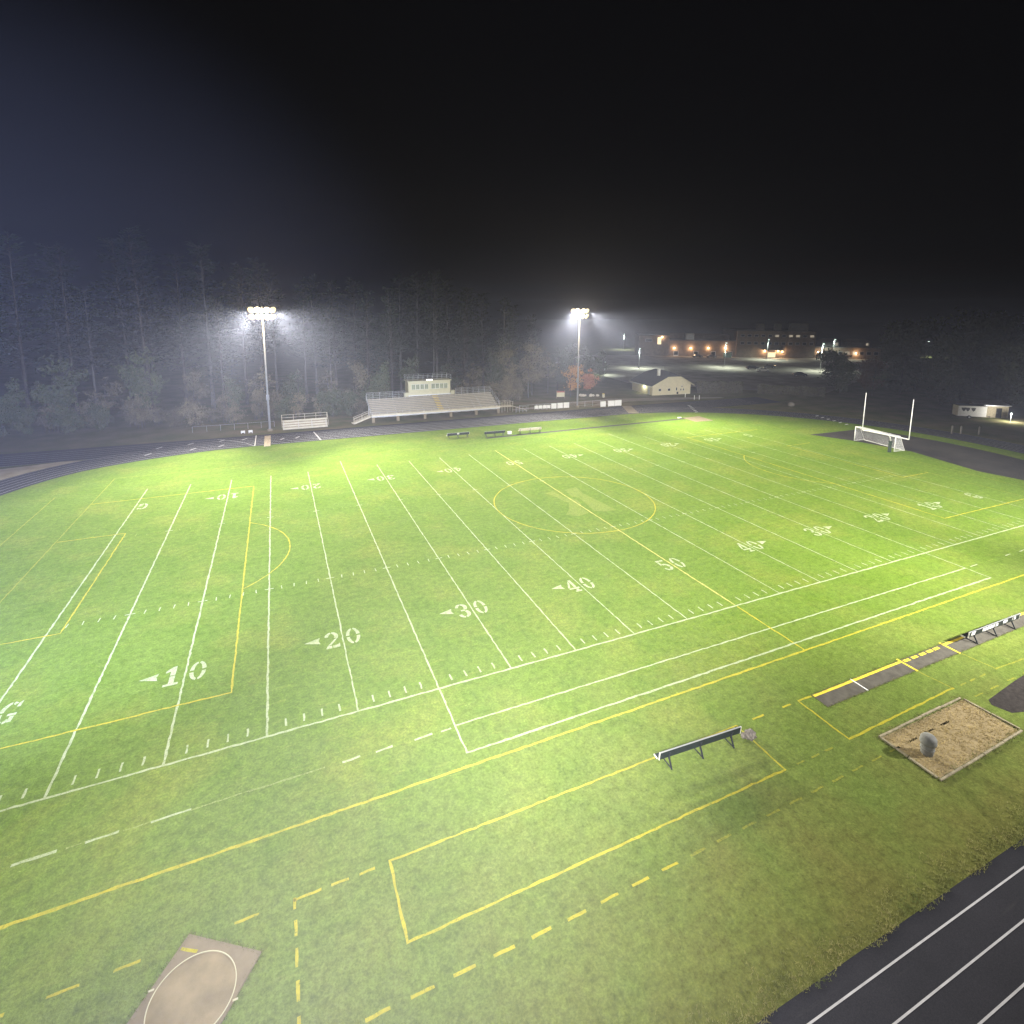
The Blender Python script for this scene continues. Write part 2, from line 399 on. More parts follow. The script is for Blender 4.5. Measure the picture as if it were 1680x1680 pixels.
for k in range(5, 100, 5):
    for y in (16.26, 32.5):
        if hc is None: hc = MB().strip([(-.32, 0), (.32, 0)], .10, 0, .015, .2).build('hash_cross', 'white', field); o = hc
        else: o = hc.copy(); col.objects.link(o)
        o.location = (k*YD, y, ZL+.004)
# team area
line('team_area_line', [(25*YD, -3.1), (75*YD, -3.2)], .10, 'white', z=ZL+.001)
line('team_area_line', [(25*YD, -5.06), (75*YD, -5.03)], .125, 'white', z=ZL+.003)
for a, bb, wd, mt in [(-6, -4.6, .12, 'white'), (-3, -1.4, .12, 'white'), (0, 2, .12, 'white'), (4.5, 5.95, .13, 'white'), (6.25, 6.9, .08, 'dimwhite'), (6.9, 8.05, .12, 'white'), (8.2, 9.3, .08, 'dimwhite'), (9.2, 10.7, .10, 'white'),
               (10.7, 13.2, .075, 'dimwhite'), (13, 16.3, .09, 'dimwhite'), (17.1, 17.95, .12, 'white'), (18.7, 19.55, .12, 'white'), (20.65, 21.6, .12, 'white'), (22.05, 22.6, .11, 'white'),
               (69.3, 70.4, .11, 'white'), (71.6, 72.8, .09, 'pale'), (74.7, 75.6, .10, 'white'), (77.0, 78.2, .10, 'white'), (80, 81.2, .10, 'white')]:
    line('restraint_dash', [(a, -3.22), (bb, -3.18)], wd, mt, .02, step=.3)
# soccer markings in yellow
SX0, SX1, SY0, SY1, SC = -4.7, 96.14, -5.86, 54.6, 24.38
line('touchline', [(SX0, SY0), (SX1, SY0)], .13, 'yellow'); line('touchline', [(SX0, SY1), (SX1, SY1)], .09, 'fyellow')
for sx, d in ((SX0, 1), (SX1, -1)):
    line('goal_line', [(sx, SY0+.1), (sx, SY1-.1)], .10, 'fyellow', z=ZL+.003)
    e = sx+d*16.5; line('penalty_area_line', [(sx+d*.1, SC-20.0), (e, SC-20.0), (e, SC+20.0), (sx+d*.1, SC+20.0)], .11, 'yellow', z=ZL+.004)
    e = sx+d*5.5; line('goal_area_line', [(sx+d*.1, SC-9.05), (e, SC-9.05), (e, SC+9.05), (sx+d*.1, SC+9.05)], .10, 'yellow', z=ZL+.004)
    c0 = sx+d*11; a0 = math.acos(5.5/9.15)
    line('penalty_arc', [(c0+d*9.15*math.cos(a0-2*a0*k/24), SC+9.15*math.sin(a0-2*a0*k/24)) for k in range(25)], .10, 'yellow', z=ZL+.005)
line('centre_circle', [(45.72+9.15*math.cos(2*math.pi*k/72), SC+9.15*math.sin(2*math.pi*k/72)) for k in range(72)], .11, 'yellow', z=ZL+.005, closed=True, step=1)
# worn emblem at midfield
for P in ([(46.66,28.13),(48.5,28.6),(48.13,26.5),(48.71,20.06),(47.22,20.19),(46.27,20.76),(46.66,23.34),(46.88,25.09),(46.28,25.72)],
          [(43.89,27.88),(45.11,28.37),(45.29,26.13),(46.31,24.58),(46.06,23.24),(45.46,22.1),(45.44,20.45),(43.98,20.12),(42.81,20.92),(43.85,22.11),(44.95,24.06),(44.57,25.31),(44.62,26.41)]):
    MB().flat(P[::-1], .008).build('worn_emblem', 'pale', field)
# yellow boxes beside the runway
line('team_box_line', [(18.3, -12.05), (18.3, -8.95), (36.6, -9.0), (36.6, -12.05)], .10, 'yellow', z=ZL+.001, closed=True)
def dash(x0, x1, y0, y1=None, wd=.10, mt='yellow'): line('box_dash', [(x0, y0), (x1, y0 if y1 is None else y1)], wd, mt, .016, step=.25)
for a, bb in [(5.4, 6.3), (7.35, 8.22), (9.14, 9.9), (12.74, 13.54), (14.7, 15.7), (16.05, 16.7), (17.1, 17.7), (37.75, 38.6), (40.0, 40.65)]: dash(a, bb, -9.0)
line('box_dash', [rp(-1.35, .45), rp(-.75, .42)], .1, 'yellow', .01, .036)
for a, bb in [(-8.93, -9.35), (-9.75, -10.3), (-10.7, -11.3), (-11.7, -12.3), (-12.7, -13.4)]: dash(14.75, 14.74, a, bb)
x = 15.2; i = 0
while x < 47:
    y = -13.63+.015*max(0, x-24); dash(x, x+.78, y, y+.01, .11 if x < 30 else .09, 'yellow' if x < 29 else 'fyellow'); x += 1.43
line('box_line', [(42.3, -8.98), (41.25, -8.98), (41.25, -12.0), (50.6, -11.8)], .11, 'yellow')
for x_ in (50.27, 54.75): line('box_line', [(x_, -10.1), (x_+.25, -11.8)], .09, 'fyellow')
line('box_line', [(54.9, -11.8), (60, -12.1), (75, -12.1)], .10, 'fyellow')
for x_ in (51.2, 52.2, 53.2): dash(x_, x_+.6, -11.85, None, .09, 'fyellow')
for x_ in (37.4, 38.4, 39.4): dash(x_, x_+.55, -12.05, None, .09, 'fyellow')
for x_ in (50.9, 52.5, 54.3, 56, 57.6): dash(x_, x_+.8, -12.72, -12.75, .09, 'fyellow')

# painted numerals --------------------------------------------------
def arcband(b, c, ro, ri, a0, a1, n=10):
    o = len(b.v)
    for k in range(n+1):
        a = R(a0+(a1-a0)*k/n)
        b.v += [(c[0]+ro[0]*math.cos(a), c[1]+ro[1]*math.sin(a), 0), (c[0]+ri[0]*math.cos(a), c[1]+ri[1]*math.sin(a), 0)]
    for k in range(n): b.f.append((o+2*k, o+2*k+2, o+2*k+3, o+2*k+1))
def P(b, *pts): b.add([(x, y, 0) for x, y in pts], [tuple(range(len(pts)))])
def glyph(ch):            # drawn in a box 0..0.9 by 0..1.85
    b = MB()
    if ch == '0':
        for a0, a1 in ((6, 82), (98, 174), (186, 262), (278, 354)): arcband(b, (.45, .925), (.45, .925), (.22, .74), a0, a1)
    if ch == '1':
        P(b, (.33, 0.93), (.33, .2), (.08, .2), (.08, 0), (.85, 0), (.85, .2), (.62, .2), (.62, .93))
        P(b, (.33, .99), (.62, .99), (.62, 1.85), (.42, 1.85), (.08, 1.5), (.08, 1.32), (.33, 1.42))
    if ch == '2':
        arcband(b, (.44, 1.32), (.44, .53), (.20, .34), 95, 175); arcband(b, (.44, 1.32), (.44, .53), (.18, .34), 85, -35)
        P(b, (.62, .98), (.82, 1.06), (.40, .42), (.12, .30)); P(b, (0, 0), (.4, 0), (.4, .3), (.12, .3)); P(b, (.46, 0), (.9, 0), (.9, .42), (.72, .28), (.46, .28))
    if ch == '3':
        arcband(b, (.43, 1.36), (.43, .49), (.19, .30), 95, 175); arcband(b, (.43, 1.36), (.45, .49), (.19, .30), 85, -50)
        arcband(b, (.43, .50), (.47, .50), (.20, .31), 55, -80); arcband(b, (.43, .50), (.43, .50), (.19, .31), -95, -175)
        P(b, (.3, .86), (.62, .86), (.62, 1.04), (.3, 1.04))
    if ch == '4':
        P(b, (.50, 1.85), (.72, 1.85), (.72, .72), (.50, .72)); P(b, (.44, 1.75), (.44, 1.35), (.16, .72), (.0, .72), (0, .78))
        P(b, (0, .45), (.9, .45), (.9, .66), (0, .66)); P(b, (.50, .40), (.72, .40), (.72, .18), (.88, .18), (.88, 0), (.34, 0), (.34, .18), (.50, .18))
    if ch == '5':
        P(b, (.10, 1.85), (.44, 1.85), (.44, 1.6), (.10, 1.6)); P(b, (.5, 1.85), (.84, 1.85), (.84, 1.6), (.5, 1.6)); P(b, (.10, 1.55), (.30, 1.55), (.30, 1.1), (.10, .95))
        arcband(b, (.43, .58), (.47, .60), (.21, .38), 115, 5); arcband(b, (.43, .58), (.47, .58), (.21, .34), -5, -85); arcband(b, (.43, .58), (.43, .58), (.19, .34), -95, -165)
    if ch == 'G':
        arcband(b, (.45, .925), (.45, .925), (.2, .72), 55, 84); arcband(b, (.45, .925), (.45, .925), (.2, .72), 96, 174); arcband(b, (.45, .925), (.45, .925), (.2, .72), 186, 264); arcband(b, (.45, .925), (.45, .925), (.2, .72), 276, 312)
        P(b, (.5, .62), (.9, .62), (.9, .82), (.5, .82)); P(b, (.66, .08), (.86, .08), (.86, .56), (.66, .56)); P(b, (.7, 1.35), (.88, 1.3), (.88, 1.85), (.74, 1.7))
    if ch == '<':
        P(b, (0, .42), (1.0, .0), (.9, .38), (1.0, .72))
    return b
gl = {}
def put(ch, x, y, rot=0, mirror=False):
    key = (ch, mirror)
    if key not in gl:
        b = glyph(ch)
        if mirror: b.v = [(-x_, y_, z_) for x_, y_, z_ in b.v]; b.f = [f[::-1] for f in b.f]
        # make every face look up
        nf = []
        for f in b.f:
            ar = sum(b.v[f[i]][0]*b.v[f[(i+1)%len(f)]][1]-b.v[f[(i+1)%len(f)]][0]*b.v[f[i]][1] for i in range(len(f)))
            nf.append(f if ar > 0 else f[::-1])
        b.f = nf; gl[key] = b.build('painted_arrow' if ch == '<' else 'painted_numeral', 'white', field); o = gl[key]
    else: o = gl[key].copy(); col.objects.link(o)
    o.location = (x, y, ZL+.006); o.rotation_euler = (0, 0, rot)
for k in range(10, 100, 10):
    d = str(min(k, 100-k)); x = k*YD; yb = 6.42
    put(d[0], x-1.14, yb); put('0', x+.22, yb)
    yf = W-6.42
    put(d[0], x+1.14, yf, math.pi); put('0', x-.22, yf, math.pi)
    if k < 50: put('<', x-2.42, yb+.75); put('<', x-2.42, yf-1.3)
    if k > 50: put('<', x+2.42, yb+.75, 0, True); put('<', x+2.42, yf-1.3, 0, True)
put('G', .32, 6.42); put('G', L-1.15, 6.42); put('G', 1.2, W-6.42, math.pi); put('G', L-.3, W-6.42, math.pi)

# ================================================================== FLOODLIGHT POLES
def floodpole(x, y, label, aims, sgn, gain=1.0):
    base = thing('floodlight_pole', label, 'light pole', (x, y, 0), 0, 'floodlight poles around the field')
    MB().tube([(0,0,0), (0,0,10), (0,0,22.0)], [.21, .155, .09], 14).build('pole', 'polesteel', base, smooth=True)
    MB().lathe([(.42, 0), (.42, .35), (.3, .4)], 14).build('footing', 'concrete', base)
    MB().box(-.22, .22, -sgn*.2-.16, -sgn*.2+.16, 5.6, 6.5).build('control_box', 'galv', base)
    for z in (20.3, 21.5): MB().box(-2.0, 2.0, -.07, .07, z-.07, z+.07).build('crossarm', 'galv', base)
    i = 0
    for z in (20.3, 21.5):
        for dx in (-1.7, -.75, .75, 1.7):
            tx, ty, pw, sz = aims[i][:4]; bl = aims[i][4] if len(aims[i]) > 4 else 1.0; i += 1
            p = Vector((dx, sgn*.32, z-.05)); d = (Vector((tx-x, ty-y, -z))-Vector((dx, sgn*.32, 0))).normalized()
            q = d.to_track_quat('-Z', 'Y')
            h = MB().lathe([(.58, -.05), (.54, .06), (.28, .32), (.12, .34), (.10, .46)], 14).build('floodlight', 'galv', base, smooth=True)
            h.location = p; h.rotation_mode = 'QUATERNION'; h.rotation_quaternion = q
            MB().lathe([(.40, -.03), (.40, -.035)], 16).build('lens', 'lens', h); MB().lathe([(.58, -.06), (.56, -.065), (.42, -.028)], 18).build('reflector_glare', 'glare', h)
            MB().bar((0, 0, .3), (0, 0, .62), .06, .06).build('bracket', 'galv', h)
            ld = bpy.data.lights.new('floodlight_beam', 'SPOT'); ld.energy = FLOOD*pw*gain; ld.color = FLOOD_COL if sgn < 0 else BEAM_COL if ty > 200 else NEAR_COL
            ld.spot_size = R(sz); ld.spot_blend = bl; ld.shadow_soft_size = .3
            lo = bpy.data.objects.new('floodlight_beam', ld); col.objects.link(lo); lo.parent = h; lo.location = (0, 0, -1.15)
    if sgn < 0:      # added point lamp on the two far poles, makes a warm halo round their lamps
        ld = bpy.data.lights.new('added_halo_lamp', 'POINT'); ld.energy = FLOOD*.06; ld.color = (1.0, .78, .42); ld.shadow_soft_size = .5
        lo = bpy.data.objects.new('added_halo_lamp', ld); col.objects.link(lo); lo.parent = base; lo.location = (0, sgn*1.0, 20.9)
    return base
# every floodlight: aim point on the field (x, y), relative output, beam width in degrees
floodpole(13.47, 77.1, 'tall steel floodlight pole beside the small bleacher and crossing mat',
    [(-4, 44, .72, 75), (6, 54, .2, 80), (4, 30, .08, 60), (32, 56, .42, 80), (-8, 22, .95, 62), (14, 16, .78, 55), (28, 22, .75, 60), (42, 30, 1.2, 65)], -1)
floodpole(76.85, 77.2, 'tall steel floodlight pole beside the orange and red autumn trees',
    [(56, 55, .50, 80), (60, 34, .10, 65), (100, 34, .56, 60), (92, 50, .22, 80), (48, 26, 1.6, 60), (62, 20, .10, 55), (76, 22, .10, 60), (90, 28, 1.4, 65)], -1)
floodpole(12.6, -29.6, 'tall steel floodlight pole behind the throwing pad, next to the lift',
    [(-110, 560, 2.5, 66, .55), (-8, 14, .34, 64), (4, 8, .06, 70), (33, -9, .15, 56), (26, 6, .46, 70), (6, 26, .08, 60), (20, 32, .08, 55), (38, 22, .82, 60)], 1)
floodpole(77.0, -29.6, 'tall steel floodlight pole on the runway side, far from the lift',
    [(58, 6, .62, 70), (48, -4, .22, 60), (46, -14, .40, 56), (94, 14, .06, 70), (46, 24, .72, 60), (62, 34, .45, 55), (80, 2, .30, 80), (94, 32, 1.5, 60)], 1)

# ================================================================== GRANDSTAND
bx = thing('grandstand', 'long aluminium grandstand with yellow painted aisle on concrete piers', 'grandstand', (44.75, 77.2, 0))
OFF = (44.75, 77.2, 0)
X0, X1 = 31.5, 58.0
for i in range(9):
    y = 77.95+.56*i; z = 1.62+.255*i
    MB().box(X0, X1, y-.14, y+.14, z-.045, z).build('seat_plank', 'alu', bx, OFF)
    MB().box(X0, X1, y+.19, y+.42, z-.09, z-.05).build('foot_board', 'alu', bx, OFF)
    MB().box(X0, X1, y+.425, y+.445, z-.26, z+.12).build('riser_board', 'riser', bx, OFF)
    MB().box(44.85, 45.95, y-.15, y+.40, z+.003, z+.03).build('aisle_step', 'aluY', bx, OFF)
    MB().box(53.95, 54.25, y-.15, y+.15, z+.003, z+.02).build('aisle_step', 'galv', bx, OFF)
for x in (31.75, 36.5, 41.9, 47.3, 52.8, 57.75):
    MB().box(x-.26, x+.26, 77.25, 77.75, 0, 1.04).build('pier', 'concrete', bx, OFF)
    MB().bar((x, 77.5, 1.1), (x, 82.8, 3.3), .12, .2).build('rafter', 'galv', bx, OFF)
    MB().box(x-.08, x+.08, 82.6, 82.8, 0, 3.3).build('rear_column', 'galv', bx, OFF)
MB().box(X0-.1, X1+.1, 77.2, 77.35, 1.05, 1.22).build('front_beam', 'galv', bx, OFF)
MB().box(X0-.1, X1+.1, 77.12, 77.19, 1.26, 1.58).build('front_fascia', 'alu', bx, OFF)
MB().box(X0-.1, X1+.1, 77.21, 77.78, 1.24, 1.30).build('walkway', 'alu', bx, OFF)
tr = MB()
for a in range(25):
    x = X0+a*(X1-X0)/25; d = (X1-X0)/25; tr.bar((x, 77.28, 1.04 if a % 2 else .9), (x+d, 77.28, .9 if a % 2 else 1.04), .04, .04)
tr.build('truss', 'galv', bx, OFF)
for k in range(19):
    x = X0+(X1-X0)*k/18; MB().tube([(x, 77.25, 1.6), (x, 77.25, 1.95)], .022, 5).build('rail_post', 'galv', bx, OFF)
MB().tube([(X0, 77.25, 1.95), (X1, 77.25, 1.95)], .022, 5).build('front_rail', 'galv', bx, OFF)
for (a, b_) in ((31.35, 39.2), (50.0, 57.95)):
    n = 7
    for k in range(n): x = a+(b_-a)*k/(n-1); MB().tube([(x, 82.75, 3.4), (x, 82.75, 5.05)], .03, 6).build('rail_post', 'galv', bx, OFF)
    for z in (4.05, 4.4, 4.75, 5.05): MB().tube([(a, 82.75, z), (b_, 82.75, z)], .024, 5).build('back_rail', 'galv', bx, OFF)
    pnl = MB()
    for k in range(int((b_-a)/.22)): pnl.bar((a+.22*k, 82.75, 3.5), (a+.22*k+.3, 82.75, 5.0), .008, .008); pnl.bar((a+.22*k+.3, 82.76, 3.5), (a+.22*k, 82.76, 5.0), .008, .008)
    o = pnl.build('chain_mesh', 'galv', bx, OFF); o['kind'] = 'stuff'
for x in (31.3, 58.15):
    for k in range(7): y = 77.4+k*.89; z = 1.3+k*.36; MB().tube([(x, y, z), (x, y, z+1.1)], .028, 6).build('rail_post', 'galv', bx, OFF)
    for dz in (.55, 1.1): MB().tube([(x, 77.4, 1.3+dz), (x, 82.75, 3.46+dz)], .026, 6).build('side_rail', 'galv', bx, OFF)
for k in range(7):
    f = k/6; MB().box(31.2-3.0*f-.45, 31.2-3.0*f, 77.35, 78.5, 1.22-1.12*f, 1.27-1.12*f).build('stair_step', 'alu', bx, OFF)
for y in (77.3, 78.55):
    MB().bar((31.3, y, 1.2), (28.0, y, .02), .06, .26).build('stair_stringer', 'alu', bx, OFF)
    for f in (0, .5, 1): MB().tube([(31.2-3.0*f, y, 1.2-1.12*f), (31.2-3.0*f, y, 2.2-1.12*f)], .025, 6).build('rail_post', 'alu', bx, OFF)
    MB().bar((31.2, y, 2.2), (28.1, y, 1.06), .05, .07).build('handrail', 'alu', bx, OFF)
    MB().bar((31.2, y, 1.75), (28.1, y, .6), .04, .05).build('handrail', 'alu', bx, OFF)
MB().box(58.3, 61.2, 77.4, 79.0, 1.2, 1.28).build('ramp_deck', 'alu', bx, OFF)
for x in (58.6, 59.9, 61.1):
    for y in (77.45, 78.95): MB().tube([(x, y, 0), (x, y, 2.3)], .035, 6).build('rail_post', 'alu', bx, OFF)
for z in (1.75, 2.3):
    for y in (77.45, 78.95): MB().tube([(58.3, y, z), (61.2, y, z)], .03, 6).build('handrail', 'alu', bx, OFF)
MB().bar((61.2, 78.2, 1.2), (64.6, 78.2, .06), 1.4, .06).build('ramp_slope', 'alu', bx, OFF)
gt = thing('ramp_gate', 'grey tube gate railing at the foot of the grandstand ramp', 'railing', (62.6, 76.4, 0))
for x in (-1.2, -.4, .4, 1.2): MB().tube([(x, 0, 0), (x, 0, 1.25)], .035, 6).build('post', 'galv', gt)
for z in (.35, .8, 1.22): MB().tube([(-1.2, 0, z), (1.2, 0, z)], .03, 6).build('rail', 'galv', gt)

pb = thing('press_box', 'cream press box with a row of windows and railed flat roof', 'press box', (44.5, 83.2, 0)); OFF = (44.5, 83.2, 0)
MB().box(40.0, 49.0, 83.2, 86.2, 4.0, 6.75).build('wall', 'press', pb, OFF)
MB().box(39.8, 49.2, 83.0, 86.4, 6.753, 6.92).build('roof', 'press', pb, OFF)
MB().box(39.9, 49.1, 83.1, 86.3, 3.78, 3.997).build('floor_beam', 'galv', pb, OFF)
for x in (40.2, 44.5, 48.8):
    for y in (83.4, 86.0): MB().box(x-.09, x+.09, y-.09, y+.09, 0, 3.775).build('leg', 'galv', pb, OFF)
for x in ((40.65, 41.55, 42.5, 43.4), (44.85, 45.75, 46.7, 47.6)):
    for xx in x:
        wn = MB().box(xx, xx+.80, 83.165, 83.197, 5.1, 6.2).build('window', 'galv', pb, OFF)
        MB().box(xx+.05, xx+.385, 83.15, 83.163, 5.15, 6.15).build('pane', 'pbglass', wn, OFF); MB().box(xx+.415, xx+.75, 83.15, 83.163, 5.15, 6.15).build('pane', 'pbglass', wn, OFF)
MB().box(40.3, 48.7, 83.02, 83.196, 4.86, 4.95).build('counter_ledge', 'press', pb, OFF)
for k in range(10):
    x = 39.85+9.3*k/9
    for y in (83.05, 86.35): MB().tube([(x, y, 6.9), (x, y, 8.0)], .022, 5).build('rail_post', 'galv', pb, OFF)
for z in (7.3, 7.65, 8.0):
    MB().tube([(39.85, 83.05, z), (49.15, 83.05, z)], .02, 5).build('roof_rail', 'galv', pb, OFF); MB().tube([(39.85, 86.35, z), (49.15, 86.35, z)], .02, 5).build('roof_rail', 'galv', pb, OFF)
    for x in (39.85, 49.15): MB().tube([(x, 83.05, z), (x, 86.35, z)], .02, 5).build('roof_rail', 'galv', pb, OFF)
lm = MB().box(43.7, 45.0, 82.7, 82.98, 6.95, 7.2).build('area_lamp', 'galv', pb, OFF); MB().box(43.75, 44.95, 82.68, 82.697, 6.98, 7.17).build('lamp_glass', 'head', lm, OFF)
for x in (39.1, 49.1): MB().box(x, x+.8, 83.0, 83.8, 3.4, 4.55).build('landing', 'press', pb, OFF)

sb = thing('small_bleacher', 'short four-row aluminium bleacher with rear guard rail beside the light pole', 'bleacher', (19.45, 76.3, 0)); OFF = (19.45, 76.3, 0)
for i in range(4):
    y = 76.4+.52*i; z = .48+.36*i
    MB().box(15.6, 23.3, y-.14, y+.14, z-.05, z).build('seat_plank', 'alu', sb, OFF)
    MB().box(15.6, 23.3, y+.15, y+.17, z-.32, z-.055).build('riser_board', 'alu', sb, OFF)
    MB().box(15.6, 23.3, y-.36, y-.16, z-.30, z-.26).build('foot_board', 'alu', sb, OFF)
for x in (15.8, 18.3, 20.6, 23.1):
    MB().bar((x, 76.3, .15), (x, 78.2, 1.5), .07, .09).build('frame', 'galv', sb, OFF); MB().box(x-.04, x+.04, 78.15, 78.23, 0, 1.5).build('leg', 'galv', sb, OFF)
for k in range(5): x = 15.55+7.8*k/4; MB().tube([(x, 78.3, 1.2), (x, 78.3, 2.5)], .04, 6).build('rail_post', 'alu', sb, OFF)
for z in (2.0, 2.5): MB().tube([(15.5, 78.3, z), (23.4, 78.3, z)], .035, 6).build('guard_rail', 'alu', sb, OFF)
for x in (15.5, 23.4): MB().tube([(x, 76.5, .5), (x, 76.5, 1.2), (x, 78.3, 2.5)], .035, 6).build('side_rail', 'alu', sb, OFF)

for k, x in enumerate((9.15, 10.35)):
    t_ = thing('block_crate', 'low white crate on short feet beside the start line', 'crate', (x, 76.7, 0), 0, 'white crates by the start line')
    MB().box(-.32, .32, -.25, .25, .16, .46).build('body', 'whitepaint', t_)
    for a in (-.26, .26):
        for b_ in (-.2, .2): MB().box(a-.04, a+.04, b_-.04, b_+.04, 0, .158).build('foot', 'whitepaint', t_)

# ================================================================== GOALS
gp = thing('goalposts', 'white gooseneck football goalposts with padded base at the end line', 'goalposts', (102.2, 24.38, 0))
OFF = (102.2, 24.38, 0)
MB().tube([(102.2,24.38,0),(102.2,24.38,1.9),(102.05,24.38,2.35),(101.6,24.38,2.75),(100.7,24.38,2.98)], [.09,.09,.085,.08,.075], 10).build('gooseneck', 'whitepaint', gp, OFF, True)
MB().tube([(100.6,24.38-3.56,3.0),(100.6,24.38+3.56,3.0)], .075, 10).build('crossbar', 'whitepaint', gp, OFF, True)
for s in (-1, 1): MB().tube([(100.6,24.38+s*3.53,2.96),(100.6,24.38+s*3.53,9.0)], [.065,.05], 10).build('upright', 'whitepaint', gp, OFF, True)
MB().tube([(102.2,24.38,0.02),(102.2,24.38,1.8)], .24, 10).build('pad', 'padblue', gp, OFF)

ga = math.atan2(24.3-31.6, 103.3-104.4)
sg = thing('soccer_goal', 'portable white soccer goal with net standing behind the goalposts', 'goal', (103.85, 27.95, 0), ga+math.pi/2)
# local: y along the mouth, x = depth
for s in (-1, 1):
    MB().tube([(0, s*3.66, 0), (0, s*3.66, 2.44)], .06, 8).build('post', 'whitepaint', sg, None, True)
    MB().tube([(0, s*3.66, 2.42), (.9, s*3.66, 2.42), (2.1, s*3.66, .05), (0, s*3.66, .05)], .045, 8).build('side_frame', 'whitepaint', sg, None, True)
MB().tube([(0, -3.66, 2.44), (0, 3.66, 2.44)], .06, 8).build('crossbar', 'whitepaint', sg, None, True)
MB().tube([(2.1, -3.66, .05), (2.1, 3.66, .05)], .05, 8).build('ground_bar', 'whitepaint', sg, None, True)
MB().tube([(.9, -3.66, 2.42), (.9, 3.66, 2.42)], .03, 8).build('rear_bar', 'whitepaint', sg, None, True)
net = MB()
for k in range(37):
    y = -3.6+.2*k; net.bar((.9, y, 2.4), (2.1, y, .06), .018, .018); net.bar((0, y, 2.42), (.9, y, 2.4), .018, .018)
for k in range(13): f = k/12; net.bar((.9+1.2*f, -3.6, 2.4-2.34*f), (.9+1.2*f, 3.6, 2.4-2.34*f), .018, .018)
for s in (-3.64, 3.64):
    for k in range(10):
        x = .1+.2*k; zt = 2.4 if x < .9 else 2.4-(x-.9)/1.2*2.34; net.bar((x, s, .06), (x, s, zt), .018, .018)
    for k in range(11):
        z = .2+.2*k; xe = 2.1-(z/2.4)*1.2; net.bar((0, s, z), (xe, s, z), .018, .018)
o = net.build('net', 'mesh', sg); o['kind'] = 'stuff'

# ================================================================== BENCHES, CAN, PIT
def bench(name, label, loc, rz, Ln, mat, legs, group=None, white=None, endcap=True):
    t_ = thing(name, label, 'bench', loc, rz, group)
    MB().box(0, Ln, .05, .30, .42, .46).build('seat', 'alu' if mat == 'alu' else mat, t_)
    b_ = MB().add([(0,-.12,.50),(Ln,-.12,.50),(Ln,-.08,.50),(0,-.08,.50),(0,-.16,.88),(Ln,-.16,.88),(Ln,-.115,.88),(0,-.115,.88)], [(3,2,1,0),(4,5,6,7),(0,1,5,4),(1,2,6,5),(2,3,7,6),(3,0,4,7)])
    b_.build('backrest', mat, t_)
    MB().box(.01, Ln-.01, -.168, -.108, .883, .90).build('top_edge', 'galv', t_)
    if endcap:
        for x in (-.03, Ln+.003): MB().box(x, x+.027, .04, .31, .40, .48).build('end_cap', 'whitepaint', t_); MB().add([(x+a, y, z) for a in (0, .027) for y, z in ((-.13,.48),(-.07,.48),(-.105,.90),(-.17,.90))], [(0,1,2,3),(7,6,5,4),(0,4,5,1),(1,5,6,2),(2,6,7,3),(3,7,4,0)]).build('end_cap', 'whitepaint', t_)
    for x in legs:
        MB().bar((x, -.36, 0), (x, -.10, .46), .06, .06).build('leg', 'black', t_); MB().bar((x, .36, 0), (x, .2, .42), .05, .05).build('leg', 'black', t_)
        MB().bar((x, -.09, .38), (x, -.185, .8), .06, .04).build('back_bracket', 'black', t_); MB().bar((x, -.3, .04), (x, .34, .04), .04, .04).build('foot_bar', 'black', t_)
    for (a, c, z0, z1) in (white or []):
        f0 = (z0-.5)/.95-.13+.3; f1 = (z1-.5)/.95-.13+.3
        MB().add([(a,-.103-.1*f0,z0),(c,-.103-.1*f0,z0),(c,-.103-.1*f1,z1),(a,-.103-.1*f1,z1),(a,-.115-.1*f0,z0),(c,-.115-.1*f0,z0),(c,-.115-.1*f1,z1),(a,-.115-.1*f1,z1)], [(3,2,1,0),(4,5,6,7),(0,1,5,4),(1,2,6,5),(2,3,7,6),(3,0,4,7)]).build('sign_panel', 'whitepaint', t_)
    return t_
bench('team_bench', 'dark green team bench with white end caps on the yellow box line', (31.05, -9.5, 0), R(-3.2), 4.85, 'darkgreen', (.55, 2.4, 4.3))
bench('team_bench', 'black team bench with white lettered panels standing on the runway', (56.2, -9.55, 0), R(-.6), 5.9, 'black', (.7, 2.9, 5.1), None, [(.25,.7,.6,.83),(1.5,3.3,.60,.80),(3.9,4.4,.62,.8),(5.0,5.4,.6,.8)])
bench('team_bench', 'dark far-side bench with its own gap in the middle, opposite the grandstand', (41.1, 59.4, 0), R(-2), 3.9, 'darkgreen', (.3, 1.9, 3.6), None, [(1.75, 2.1, .6, .84)])
bench('team_bench', 'plain dark far-side bench at the start of the jump runway', (47.4, 58.2, 0), R(-2), 3.8, 'darkgreen', (.3, 1.9, 3.5), None, None, False)
bench('team_bench', 'grey far-side bench with pale lower board, beside the white cooler', (53.9, 58.3, 0), R(-3), 4.4, 'alu', (.3, 2.2, 4.1), None, None, False)
cl = thing('drinks_cooler', 'small white drinks cooler with lid between the far benches', 'cooler', (52.3, 58.6, 0))
MB().box(-.35, .35, -.22, .22, 0, .36).build('body', 'whitepaint', cl); MB().box(-.37, .37, -.24, .24, .362, .45).build('lid', 'whitepaint', cl)
